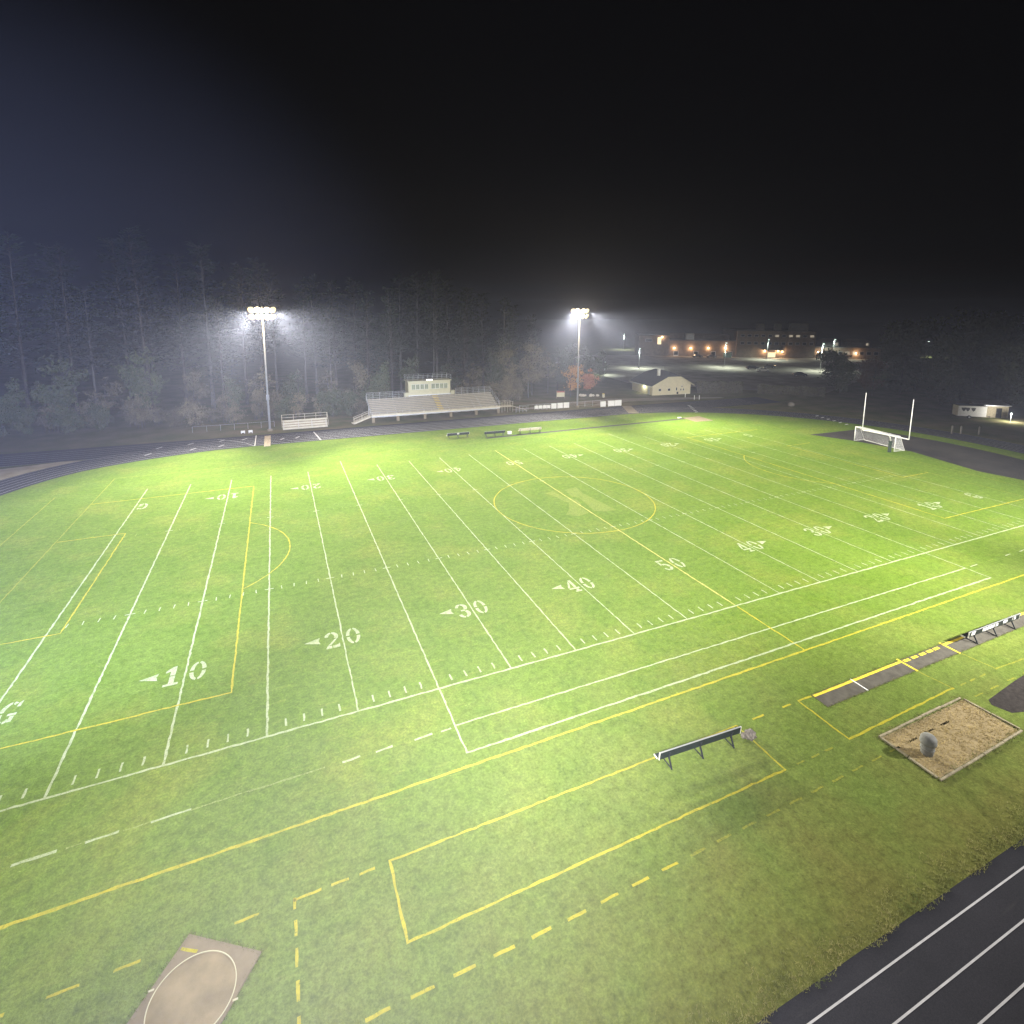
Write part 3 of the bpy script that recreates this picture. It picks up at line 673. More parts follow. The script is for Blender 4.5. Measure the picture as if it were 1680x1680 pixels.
# slumped net bag at the bench end
bg_ = thing('ball_bag', 'slumped dark net bag lying at the end of the green bench', 'bag', (36.55, -9.95, 0))
def blob(name, r, c, mat, par, rough=.25, n=14, sq=1.0, seed=1):
    rn = random.Random(seed); b_ = MB()
    for j in range(9):
        ph = math.pi*j/8
        for k in range(n):
            th = 2*math.pi*k/n; rr_ = r*(1+rn.uniform(-rough, rough))
            b_.v.append((c[0]+rr_*math.sin(ph)*math.cos(th), c[1]+rr_*math.sin(ph)*math.sin(th), c[2]+rr_*sq*math.cos(ph)))
    for j in range(8):
        for k in range(n): b_.f.append((j*n+k, (j+1)*n+k, (j+1)*n+(k+1)%n, j*n+(k+1)%n))
    return b_.build(name, mat, par)
blob('sack', .28, (0, 0, .24), 'bagcloth', bg_, .2, 14, .85, 2); blob('ball', .15, (.26, .1, .15), 'bagcloth', bg_, .12, 12, 1, 3); blob('ball', .15, (-.26, .16, .15), 'bagcloth', bg_, .12, 12, 1, 4)
MB().tube([(0, 0, .42), (-.2, .05, .5), (-.38, .05, .3)], [.05, .03, .02], 6).build('drawstring', 'bagcloth', bg_)

pf = thing('pit_frame', 'low weathered timber frame around the dry grass landing pit', 'frame', (46.4, -14, 0)); OFF = (46.4, -14, 0)
def timber(a, b_, n):
    for k in range(n):
        p0 = Vector((*a, 0))+(Vector((*b_, 0))-Vector((*a, 0)))*(k/n); p1 = Vector((*a, 0))+(Vector((*b_, 0))-Vector((*a, 0)))*((k+.97)/n)
        j = random.uniform(-.02, .02); p0.z = p1.z = .035+random.uniform(-.012, .012); p0.y += j; p1.y += j
        MB().bar(p0, p1, .09, .08).build('timber', 'timber', pf, OFF)
timber((42.8, -15.4), (50.2, -15.25), 4); timber((42.8, -12.52), (50.0, -12.5), 4); timber((42.82, -15.25), (42.82, -12.6), 2); timber((50.2, -15.1), (50.05, -12.6), 2)
tc = thing('trash_can', 'grey plastic trash barrel with domed lid standing in the landing pit', 'trash can', (43.95, -14.15, 0))
MB().lathe([(.25, 0), (.27, .04), (.31, .58), (.30, .60)], 20).build('barrel', 'can', tc, None, True)
MB().lathe([(.355, .60), (.365, .66), (.35, .86), (.28, .97), (.08, 1.02)], 20).build('lid', 'can', tc, None, True)
MB().lathe([(.30, .30), (.315, .31), (.315, .35), (.30, .36)], 20).build('band', 'can', tc, None, True)

# ================================================================== FENCE BOARDS, SIGNS
def board(x, y, z0, z1, wd, rz, mat, label, grp=None, name='sponsor_board'):
    t_ = thing(name, label, 'sign', (x, y, 0), rz, grp)
    MB().box(-wd/2, wd/2, -.02, .02, z0, z1).build('panel', mat, t_)
    for s in (-1, 1): MB().box(s*wd*.4-.03, s*wd*.4+.03, .025, .075, 0, z1).build('post', 'galv', t_)
LB = 'plain white sponsor board on the fence left of the right pole'
for x, y, wd, z1 in [(66.8, 77.6, .85, .95), (67.75, 77.5, .85, .97), (68.75, 77.4, .9, .98), (69.65, 77.3, .8, .98), (70.9, 77.2, 1.25, 1.25), (72.4, 77.1, 1.3, 1.3), (73.9, 77.0, 1.3, 1.32)]:
    board(x, y, .25 if z1 < 1.1 else .1, z1, wd, R(-5), 'whitepaint', 'plain white sponsor board in the row ending at the floodlight pole', 'white sponsor boards by the floodlight pole')
board(82.2, 74.9, .15, 1.35, 1.35, R(-4), 'whitepaint', 'single small white sponsor board beside the track crossing')
board(84.3, 74.8, .15, 1.4, 1.7, R(-4), 'whitepaint', 'white sponsor board paired with another, nearer the track crossing')
board(86.1, 74.7, .15, 1.45, 1.7, R(-4), 'whitepaint', 'white sponsor board paired with another, farther from the track crossing')
rs = thing('notice_board', 'cream notice board with red top under the bare tree', 'sign', (79.3, 89.6, 0), R(-15))
MB().box(-.95, .95, -.03, .03, .35, 1.45).build('panel', 'press', rs); MB().box(-.95, .95, -.035, .035, 1.453, 1.75).build('header', 'redsign', rs)
for s in (-1, 1): MB().box(s*1.02-.04, s*1.02+.04, -.04, .04, 0, 1.9).build('post', 'timber', rs)
fn = thing('rail_fence', 'low galvanised rail fence running beside the far straight', 'fence', (70, 77.9, 0)); OFF = (70, 77.9, 0)
for k in range(12): x = 63+k*2; MB().tube([(x, 78.2-.09*k*1.0, 0), (x, 78.2-.09*k, 1.15)], .035, 6).build('post', 'galv', fn, OFF)
MB().tube([(63, 78.2, 1.13), (85, 77.2, 1.13)], .03, 6).build('rail', 'galv', fn, OFF); MB().tube([(63, 78.2, .3), (85, 77.2, .3)], .02, 6).build('rail', 'galv', fn, OFF)
fl = thing('rail_fence', 'low galvanised rail fence behind the white crates', 'fence', (8, 80.5, 0)); OFF = (8, 80.5, 0)
for k in range(7): MB().tube([(1+k*2.2, 80.5, 0), (1+k*2.2, 80.5, 1.1)], .018, 5).build('post', 'galv', fl, OFF)
MB().tube([(1, 80.5, 1.08), (14.2, 80.5, 1.08)], .015, 5).build('rail', 'galv', fl, OFF)
for i, (x, y, s) in enumerate([(85.2, 90.6, .7), (86.0, 90.2, .55), (86.7, 90.5, .45)]): pass
for nm, x, y, sd, lb in (('boulder_pile', 85.6, 90.3, 3, 'heap of pale boulders under the orange tree'), ('boulder_pile', 88.6, 89.2, 8, 'heap of pale boulders under the red tree')):
    t_ = thing(nm, lb, 'boulders', (x, y, 0)); rn = random.Random(sd)
    for k in range(7): s = rn.uniform(.28, .5); blob('boulder', s, (rn.uniform(-1.2, 1.2), rn.uniform(-.5, .5), s*.6), 'rock', t_, .16, 9, .75, sd*10+k)
blob('boulder', .75, (123.6, 60.0, .35), 'greyrock', None, .12, 11, .75, 44); tag(bpy.context.scene.objects[-1] if False else [o for o in col.objects if o.name.startswith('boulder') and o.parent is None][-1], 'lone grey boulder on the dry grass outside the track bend', 'boulder')
yb = thing('yellow_barrel', 'small pale yellow barrel standing by the gravel path', 'barrel', (90.0, 86.9, 0)); MB().lathe([(.28, 0), (.3, .05), (.3, .8), (.27, .86)], 14).build('drum', 'press', yb, None, True); MB().lathe([(.31, .865), (.31, .93)], 14).build('lid', 'boardyellow', yb)
for i, (x, y) in enumerate([(109.3, 79.2), (109.0, 75.6), (110.2, 75.2)]):
    t_ = thing('marker_post', 'short white reflective marker post near the field house corner', 'post', (x, y, 0), 0, 'white marker posts by the field house')
    MB().tube([(0,0,0),(0,0,.95)], .09, 8).build('shaft', 'whitepaint', t_); MB().lathe([(.11, .955), (.11, 1.0), (.03, 1.05)], 8).build('cap', 'whitepaint', t_)
for i, (x, y) in enumerate([(126.0, 28.4), (127.2, 27.6), (129.6, 26.0)]):
    t_ = thing('timber_post', 'grey timber post standing in front of the white trailer', 'post', (x, y, 0), 0, 'timber posts before the trailer')
    MB().box(-.1, .1, -.1, .1, 0, 1.4).build('shaft', 'greyrock', t_); MB().lathe([(.15, 1.402), (.02, 1.5)], 4).build('cap', 'greyrock', t_)

# ================================================================== FIELD HOUSE
struct(MB().flat([(62, 80.2), (75, 82.6), (90, 84.5), (104, 80.6), (118, 76.2), (118, 74.7), (100, 77.6), (92, 79.2), (83, 76.6), (80, 76.6), (84, 80), (76, 80.3), (62, 78.9)], .006).build('gravel_path', 'pathgrit'))
fh = thing('field_house', 'low cream field house with charcoal hipped roof and small windows', 'building', (103.3, 84.6, 0), R(-7))
BW, BL, EH = 11.2, 10.6, 2.75          # local: x along the gable, y back
MB().add([(0,0,0),(BW,0,0),(BW,0,EH),(BW*.70,0,EH+1.95),(BW*.36,0,EH+1.95),(0,0,EH),(0,BL,0),(BW,BL,0),(BW,BL,EH),(BW*.70,BL,EH+1.95),(BW*.36,BL,EH+1.95),(0,BL,EH)],
    [(0,1,2,3,4,5),(11,10,9,8,7,6),(0,5,11,6),(1,7,8,2)]).build('wall', 'creamwall', fh)
e = .7; ex = BW*.53; rz_ = EH+3.1
def sl(x): return EH-.16+ (x+e)*0
MB().add([(-e,-e,EH-.3),(BW*.36-.02,-e,EH+2.03),(BW*.36-.02,BL+e,EH+2.03),(-e,BL+e,EH-.3),(ex,1.6,rz_),(ex,BL-1.6,rz_),(BW+e,-e,EH-.3),(BW*.70+.02,-e,EH+2.03),(BW*.70+.02,BL+e,EH+2.03),(BW+e,BL+e,EH-.3)],
    [(0,1,2,3),(1,4,5,2),(6,9,8,7),(7,8,5,4),(1,7,4),(2,5,8)]).build('roof', 'roofdark', fh)
MB().add([(-e,-e-.01,EH-.55),(BW*.36,-e-.01,EH+1.80),(BW*.70,-e-.01,EH+1.80),(BW+e,-e-.01,EH-.55),(-e,-e-.01,EH-.31),(BW*.36,-e-.01,EH+2.02),(BW*.70,-e-.01,EH+2.02),(BW+e,-e-.01,EH-.31)], [(0,1,5,4),(1,2,6,5),(2,3,7,6)]).build('barge_board', 'creamwall', fh)
MB().box(-e-.03, -e-.005, -e, BL+e, EH-.52, EH-.31).build('fascia', 'whitepaint', fh)
for (x, z, ww, hh) in [(2.1, 1.35, .8, .7), (4.8, 1.35, .8, .7), (7.0, 1.45, .45, .9), (8.6, 2.1, .4, .4), (8.3, 1.25, .4, .6), (9.1, 1.25, .4, .6)]:
    wn = MB().box(x-ww/2, x+ww/2, -.03, -.003, z-hh/2, z+hh/2).build('window', 'whitepaint', fh); MB().box(x-ww/2+.05, x+ww/2-.05, -.04, -.032, z-hh/2+.05, z+hh/2-.05).build('pane', 'darkglass', wn)
MB().box(7.1, 7.6, -.03, -.003, .1, .7).build('hatch', 'darkglass', fh)
dr = MB().box(-.03, -.003, 1.3, 2.3, 0, 2.1).build('door', 'galv', fh); MB().box(-.06, -.032, 1.42, 1.5, 1.0, 1.1).build('handle', 'black', dr)
MB().box(3.3, 3.9, 3, 3.6, rz_-1.2, rz_+.55).build('roof_vent', 'whitepaint', fh); MB().tube([(6.2, 5.5, rz_-.3), (6.2, 5.5, rz_+.9)], .06, 6).build('vent_pipe', 'galv', fh)
def point_lamp(parent, loc, power, colr, rad=.12):
    ld = bpy.data.lights.new('lamp_light', 'POINT'); ld.energy = power; ld.color = colr; ld.shadow_soft_size = rad
    lo = bpy.data.objects.new('lamp_light', ld); col.objects.link(lo); lo.parent = parent; lo.location = loc; return lo
wl = MB().box(-.14, -.003, 3.9, 4.2, 2.1, 2.4).build('wall_lamp', 'galv', fh); MB().box(-.2, -.142, 3.92, 4.18, 2.12, 2.38).build('lamp_glass', 'cool', wl)
point_lamp(wl, (-.45, 4.05, 2.2), 300, (.95, 1.0, .75))

# ================================================================== TREES
def quad(b_, p, sx, sy, rn):
    a = Vector((rn.gauss(0,1), rn.gauss(0,1), rn.gauss(0,1))).normalized(); c = a.cross(Vector((rn.gauss(0,1), rn.gauss(0,1), rn.gauss(0,1)))).normalized()
    a *= sx*rn.uniform(.6, 1.3); c *= sy*rn.uniform(.6, 1.3); o_ = len(b_.v)
    b_.v += [tuple(p-a), tuple(p+c*.9), tuple(p+a), tuple(p-c)]; b_.f.append((o_, o_+1, o_+2, o_+3))
def flatquad(b_, p, d, ln, wd, rn):
    d = (d+Vector((rn.gauss(0,.25), rn.gauss(0,.25), rn.gauss(0,.2)))).normalized(); s = d.cross(Vector((rn.gauss(0,.5), rn.gauss(0,.5), 1))).normalized()*wd; o_ = len(b_.v)
    b_.v += [tuple(p), tuple(p+d*ln*.5+s), tuple(p+d*ln), tuple(p+d*ln*.5-s)]; b_.f.append((o_, o_+1, o_+2, o_+3))
def pine(seed, h, bare=.35, mat='needle'):
    rn = random.Random(seed); root = thing('pine_tree', 'x', 'tree'); tk = MB(); cr = MB()
    lean = Vector((rn.uniform(-.6, .6), rn.uniform(-.6, .6), 0))
    pt = lambda f: Vector((lean.x*f*f, lean.y*f*f, h*f))
    tk.tube([pt(f/6) for f in range(7)], [h*.0125*(1-f/6*.93) for f in range(7)], 8)
    f = bare
    while f < .985:
        k = (1-f)/(1-bare); Lm = h*(.05+.14*(k**.75))*rn.uniform(.55, 1.15)
        for q in range(rn.randint(3, 5)):
            az = rn.uniform(0, 2*math.pi); Lb = Lm*rn.uniform(.5, 1.15); p0 = pt(f+rn.uniform(-.008, .008)); up_ = rn.uniform(.0, .35)+.3*(1-k)
            d = Vector((math.cos(az), math.sin(az), up_)).normalized()
            if Lb > 1.3: tk.tube([p0, p0+d*Lb*.85], [.05, .015], 4, False)
            for m_ in range(int(5+Lb*3.2)):
                u = rn.uniform(.25, 1.0)**.7; pp = p0+d*Lb*u+Vector((rn.gauss(0, .12*Lb), rn.gauss(0, .12*Lb), rn.gauss(0, .16)))
                flatquad(cr, pp, Vector((d.x, d.y, .15)), rn.uniform(.5, 1.05), rn.uniform(.10, .22), rn)
        f += rn.uniform(.010, .026)
    for q in range(14):     # dead stubs under the crown
        f = rn.uniform(bare*.35, bare); az = rn.uniform(0, 6.28); p0 = pt(f); tk.tube([p0, p0+Vector((math.cos(az), math.sin(az), rn.uniform(-.2, .3)))*rn.uniform(.5, 1.8)], [.03, .008], 4, False)
    tk.build('trunk', 'palebark' if seed % 2 else 'bark', root, None, True); cr.build('crown', mat, root); return root
def broad(seed, h, rx, mat, dens=1.0, leaf=.28, low=.25, name='broadleaf_tree', stems=1, bark='bark'):
    rn = random.Random(seed); root = thing(name, 'x', 'tree'); tk = MB(); cr = MB()
    tips = []
    for s in range(stems):
        bs = Vector((rn.uniform(-.2, .2)*stems*.6, rn.uniform(-.2, .2)*stems*.6, 0)) if stems > 1 else Vector((0,0,0))
        top = Vector((rn.uniform(-.25, .25)*rx, rn.uniform(-.25, .25)*rx, h*rn.uniform(.75, .92))); r0 = h*.016/math.sqrt(stems)
        mid = (bs+top)*.5+Vector((rn.uniform(-.3, .3), rn.uniform(-.3, .3), 0)); tk.tube([bs, bs.lerp(mid, .5), mid, top], [r0, r0*.8, r0*.55, r0*.12], 7)
        for q in range(int(11/math.sqrt(stems))):
            f = rn.uniform(low, .9); p0 = bs.lerp(top, f) if f > .5 else bs.lerp(mid, f*2*.98+.02); az = rn.uniform(0, 6.28)
            shape = math.sin(math.pi*min(1, max(.12, (f-low*.6)/(1.05-low*.6))))**.6; Lb = rx*shape*rn.uniform(.6, 1.05)
            d = Vector((math.cos(az), math.sin(az), rn.uniform(.15, .8))); e_ = p0+d*Lb*.8; m_ = p0.lerp(e_, .5)+Vector((0, 0, -.05*Lb))
            tk.tube([p0, m_, e_], [r0*.4, r0*.24, r0*.06], 5, False); tips += [e_, m_.lerp(e_, .5), m_]
            for z in range(2):
                e2 = m_+Vector((rn.gauss(0, 1), rn.gauss(0, 1), rn.uniform(.1, 1)))*Lb*.33; tk.tube([m_, e2], [r0*.15, r0*.04], 4, False); tips.append(e2)
        tips.append(top)
    for p_ in tips:
        rad = rx*rn.uniform(.16, .30)
        for q in range(int(46*dens*rn.uniform(.5, 1.3))):
            v = Vector((rn.gauss(0, .55), rn.gauss(0, .55), rn.gauss(0, .45)))*rad; quad(cr, p_+v, leaf, leaf*.62, rn)
    tk.build('trunk', bark, root, None, True); cr.build('crown', mat, root); return root
def place(proto, used, x, y, sc, label, grp=None, sz=None):
    o_ = proto if not used[0] else clone(proto); used[0] = True
    o_.location = (x, y, 0); o_.scale = (sc, sc, sz or sc); o_.rotation_euler = (0, 0, random.uniform(0, 6.28)); o_['label'] = label
    if grp: o_['group'] = grp
    elif 'group' in o_: del o_['group']
    return o_
rn = random.Random(21)
def zone(x): return 'behind the grandstand' if 29 < x < 62 else 'behind the small bleacher' if 12 < x <= 29 else 'past the white crates and rail fence' if x <= 12 else 'between the grandstand and the orange tree'
PN = [(pine(s, 32, bare), [False]) for s, bare in ((1, .38), (2, .30), (3, .45), (4, .25))]
pl = 'tall dark pine with bare lower trunk in the wood behind the grandstand'
spots = []
for x, y, h in [(-9, 104, 37), (2.3, 105, 34.5), (-4, 109, 33), (8, 110, 31), (-20, 101, 33), (-30, 104, 35), (-40, 100, 33), (-14, 112, 36), (-26, 113, 34), (16, 112, 29), (22, 106, 27), (29, 110, 28.5), (35, 104, 26),
                (41, 105, 27), (47, 107, 29), (53, 105, 31), (57, 108, 29.5), (61, 105, 27.3), (66, 108, 26), (71, 105, 24.5), (76, 110, 23), (-48, 108, 34), (-55, 102, 33), (44, 113, 30), (50, 115, 31), (33, 116, 29), (24, 118, 30), (12, 119, 33), (0, 120, 36), (-12, 122, 37),
                (64, 116, 27), (39, 98, 23), (50, 97, 24.5), (27, 98, 22), (-36, 113, 35), (82, 114, 20), (58, 99, 23), (6, 97, 24), (-17, 96, 25)]:
    p_, u_ = rn.choice(PN); kk = [q_[0] for q_ in PN].index(p_); kd = ['tall pine with high crown ', 'tall pine with dark trunk and full crown ', 'tall pine with long bare pale trunk ', 'tall pine with low-reaching branches '][kk]+zone(x); place(p_, u_, x+rn.uniform(-1, 1), y+rn.uniform(-1, 1), h/32, kd, kd.replace('tall pine', 'pines'), None)
BT = [(broad(11, 12, 4.2, 'leaf', .9, .26, .2), [False]), (broad(12, 12, 3.8, 'tan', .55, .24, .25), [False]), (broad(13, 11, 3.6, 'tan', .3, .22, .3, bark='palebark'), [False])]
for x, y, h, k in [(-34, 92, 12, 0), (-27, 93, 10, 0), (-21, 91, 14, 0), (-14, 92, 11, 2), (-7, 94, 15, 0), (0, 93, 11, 1), (6, 91, 9, 0), (12, 92, 12, 2), (19, 90, 10, 0), (25, 92, 11, 2), (30.5, 92, 11.5, 1), (37, 92, 11, 0),
                (44, 93, 12, 0), (51, 91, 10, 0), (57, 92, 11, 2), (62, 93, 12, 0), (67, 95, 14, 1), (72, 93, 13, 2), (75, 97, 15, 1), (80, 98, 13, 2), (85, 102, 12, 0), (92, 105, 13, 0), (98, 110, 12, 0), (-42, 93, 14, 0), (-50, 94, 13, 0), (70, 100, 16, 0), (106, 112, 10, 0)]:
    p_, u_ = BT[k]; lb = ['leafy dark green understorey tree ', 'tan-leaved autumn tree ', 'half-bare pale-barked tree '][k]+zone(x)
    place(p_, u_, x, y, h/12, lb, ['green trees ', 'tan trees ', 'half-bare trees '][k]+zone(x))
SH = [(broad(31, 4.4, 2.6, 'tan', .26, .15, .1, 'shrub', 5), [False]), (broad(32, 4, 2.8, 'leaf', .5, .17, .08, 'shrub', 4), [False]), (broad(35, 5, 2.4, 'tan', .18, .14, .2, 'shrub', 6, 'palebark'), [False])]
for s_ in SH: s_[0]['category'] = 'shrub'
for k in range(44):
    x = -44+k*2.75+rn.uniform(-1, 1); y = 86.8+rn.uniform(-1.2, 2.5) + (2.5 if x < -5 else 0) + (2 if x > 60 else 0); q = rn.randrange(3)
    if x > 72: continue
    place(SH[q][0], SH[q][1], x, y, rn.uniform(.65, 1.3), ['bushy tan-leaved shrub ', 'low green shrub ', 'thin bare-twigged shrub '][q]+zone(x), ['tan shrubs ', 'green shrubs ', 'twiggy shrubs '][q]+zone(x), rn.uniform(.6, 1.4))
yl = broad(33, 4.4, 1.5, 'tan', 1.0, .18, .2, 'shrub', 2); yl['category'] = 'shrub'; place(yl, [False], 65.3, 90.5, 1.5, 'pale yellow upright shrub beside the grandstand ramp')
a = broad(41, 9.6, 3.3, 'orange', .6, .2, .15); place(a, [False], 82.6, 90.5, 1, 'orange autumn tree growing behind a floodlight pole')
a = broad(42, 8.2, 2.6, 'red', .9, .2, .15); place(a, [False], 88.3, 90.2, 1, 'smaller red autumn tree beside the orange one')
MP = broad(51, 10, 4.0, 'maroon', 1.5, .26, .12); place(MP, [False], 155.6, 62.5, 1.12, 'dull maroon maple growing below the parking lot')
LF = broad(52, 9, 4.2, 'leaf', 1.4, .28, .1); u_ = [False]; place(LF, u_, 151, 68.2, 1.0, 'round dark green tree beside the maroon maple')
for x, y, h in [(160, 76, 11), (166, 62, 14), (176, 64, 20), (170, 50, 17), (182, 48, 21), (168, 36, 16), (186, 32, 20), (176, 18, 18), (200, 62, 22), (206, 20, 20), (160, 16, 13), (158, 48, 9)]:
    kd = ('towering' if h >= 20 else 'tall' if h >= 16 else 'mid-height' if h > 10 else 'low')+' dark broadleaf tree '+('behind the trailer' if y < 40 else 'beyond the maroon maple'); place(LF, u_, x, y, h/9, kd, kd.replace('tree', 'trees'))

# hedges
def hedge(loc, rz, ln, hh, label):
    t_ = thing('hedge', label, 'hedge', (*loc, 0), rz); rn_ = random.Random(int(ln*10)); b_ = MB()
    for k in range(int(ln*260)):
        x = rn_.uniform(0, ln); f = rn_.random()
        if f < .45: y = rn_.gauss(-.55, .1); z = rn_.uniform(0, hh)
        elif f < .75: y = rn_.uniform(-.6, .6); z = hh+rn_.gauss(0, .13)+.15*math.sin(x*1.3)
        else: y = rn_.gauss(.55, .1); z = rn_.uniform(0, hh)
        quad(b_, Vector((x, y, max(.05, z))), .2, .13, rn_)
    MB().box(.1, ln-.1, -.42, .42, 0, hh-.12).build('branches', 'bark', t_); b_.build('foliage', 'hedge', t_)
hedge((117, 83.9), math.atan2(-4.6, 11.5), 12.3, 2.75, 'clipped hedge running on from the field house wall')
hedge((132.2, 77.6), math.atan2(-11, 11.4), 15.8, 2.0, 'longer clipped hedge below the parking lot')

# ================================================================== SCHOOL, PARKING LOT
struct(MB().flat([(112, 108), (132, 84), (148, 70), (168, 78), (270, 122), (262, 134), (172, 192), (150, 200), (120, 170)], .006).build('parking_lot', 'lot'))
sa = math.atan2(131-188, 266-176)
sc = thing('school_building', 'long brown brick school with taller centre block and warm wall lamps', 'building', (176, 188, 0), sa)
def blk(name, s0, s1, d0, d1, z0, z1, mat, par=None): return MB().box(s0, s1, d0, d1, z0, z1).build(name, mat, par or sc)
blk('wall', 13, 43.4, 0, 30, 0, 7.3, 'brick'); blk('wall', -1, 12.99, -1.5, 26, 0, 9.6, 'brick'); blk('wall', 43.5, 77.6, -1, 30, 0, 12.2, 'brick'); blk('wall', 77.7, 106, 0, 28, 0, 5.0, 'brick')
for s0, s1, d0, d1, z in ((12.99, 43.48, -.15, 30.1, 7.3), (-1.15, 13.1, -1.65, 26.1, 9.6), (43.35, 77.75, -1.15, 30.1, 12.2), (77.76, 106.1, -.15, 28.1, 5.0)): blk('parapet', s0, s1, d0, d1, z+.004, z+.35, 'roofgrey')
blk('upper_storey', 14, 43.3, 12, 29, 7.7, 9.6, 'brick')
for s0, s1, d, z0, z1 in ((53.4, 56.4, 3, 12.56, 15.4), (61.2, 63.8, 3, 12.56, 15.5), (68, 75.5, 3, 12.56, 15.7), (21.3, 25, 3, 7.66, 10.6)):
    u_ = blk('rooftop_unit', s0, s1, d, d+3, z0, z1, 'unit'); 
    for k in range(3): blk('louvre', s0+.3, s1-.3, d-.03, d-.003, z0+.4+.7*k, z0+.7+.7*k, 'galv', u_)
for s0, s1 in ((82.6, 89.8), (93.2, 102.8)):
    d_ = blk('clerestory', s0, s1, 4, 10, 5.4, 7.4, 'unit'); MB().add([(s0-.5, 3.5, 7.4), (s1+.5, 3.5, 7.4), (s1-1, 7, 8.9), (s0+1, 7, 8.9), (s0-.5, 10.5, 7.4), (s1+.5, 10.5, 7.4)], [(0,1,2,3),(5,4,3,2),(0,3,4),(1,5,2)]).build('clerestory_roof', 'timber', sc)
    blk('lit_pane', s1-1.6, s1-.6, 3.97, 3.997, 5.9, 7.0, 'dimlit', d_)
def win(s, z, ww, hh, mat, d=-1.0):
    f_ = blk('window', s-ww/2, s+ww/2, d-.05, d-.003, z-hh/2, z+hh/2, 'galv'); blk('pane', s-ww/2+.08, s+ww/2-.08, d-.07, d-.052, z-hh/2+.08, z+hh/2-.08, mat, f_)
for k in range(11): win(46+3*k, 10.1, 1.7, 1.1, 'dimlit' if k in (5, 7, 8, 10) else 'darkglass')
for k in range(11): win(46+3*k, 6.6, 1.7, 1.3, 'darkglass')
for k in range(9): win(80+3*k, 2.6, 1.9, 1.5, 'dimlit' if k in (4, 5) else 'darkglass', 0)
win(8.4, 7.2, 1.8, 3.4, 'lit', -1.5); win(3.5, 7.4, 3, 1.2, 'darkglass', -1.5)
for s in (16.5, 25.6, 33.5, 41): f_ = blk('door', s-1.1, s+1.1, -.06, -.003, 0, 2.5, 'galv'); blk('pane', s-.9, s+.9, -.09, -.062, .5, 2.3, 'darkglass', f_)
f_ = blk('entrance_door', 57.4, 61, -1.08, -1.003, 0, 2.6, 'galv'); blk('pane', 57.6, 60.8, -1.1, -1.082, .3, 2.4, 'lit', f_)
blk('canopy', 55, 64, -3.2, -1.01, 3.6, 3.85, 'roofgrey')
for s, z, d, pw in ((15.6, 3.8, 0, 1), (23.1, 3.9, 0, 1.2), (31.1, 4.0, 0, 1), (38.8, 4.1, 0, 1.2), (56.0, 3.2, -1, 1.3), (61.8, 3.2, -1, 1.2), (63.7, 2.9, -1, .8), (95.5, 2.6, 0, 1), (9.6, 9.0, -1.5, .7), (79.5, 2.9, 0, .5)):
    wl_ = blk('wall_lamp', s-.2, s+.2, d-.3, d-.003, z, z+.35, 'black'); blk('lamp_glass', s-.28, s+.28, d-.36, d-.302, z-.22, z+.3, 'warm', wl_); point_lamp(wl_, (s, d-.8, z-.1), 600*pw, (1, .66, .36), .25)

def lamppost(x, y, h, label, pw, colr=(.85, 1, .86)):
    t_ = thing('parking_lamp', label, 'street lamp', (x, y, 0), sa)
    MB().tube([(0,0,0),(0,0,h)], [.1, .06], 8).build('pole', 'galv', t_, None, True); MB().bar((0,0,h), (0,-.9,h+.1), .06, .06).build('arm', 'galv', t_)
    hd = MB().box(-.22, .22, -1.35, -.65, h+.03, h+.18).build('lamp_head', 'black', t_); MB().box(-.2, .2, -1.33, -.67, h-.14, h+.028).build('lamp_glass', 'cool', hd)
    ld = bpy.data.lights.new('lamp_light', 'SPOT'); ld.energy = pw; ld.color = colr; ld.spot_size = R(156); ld.spot_blend = 1; ld.shadow_soft_size = .2
    lo = bpy.data.objects.new('lamp_light', ld); col.objects.link(lo); lo.parent = hd; lo.location = (0, -1.0, h-.3)
lamppost(116.2, 127.1, 4.5, 'short cool-white lamp post among the trees past the red autumn tree', 4000)
lamppost(140.1, 140.4, 7.5, 'cool-white lamp post rising behind the field house roof', 10000)
lamppost(190, 222, 8.6, 'distant tall cool-white lamp post past the lit-doorway end of the school', 12000)
lamppost(215.6, 149.2, 9.0, 'tall cool-white lamp post in front of the school entrance', 13000)
lamppost(172, 130, 9.5, 'cool-white lamp post at the back of the white car', 15000)
lamppost(300, 132, 7.5, 'far lamp post past the low clerestory wing', 9000)

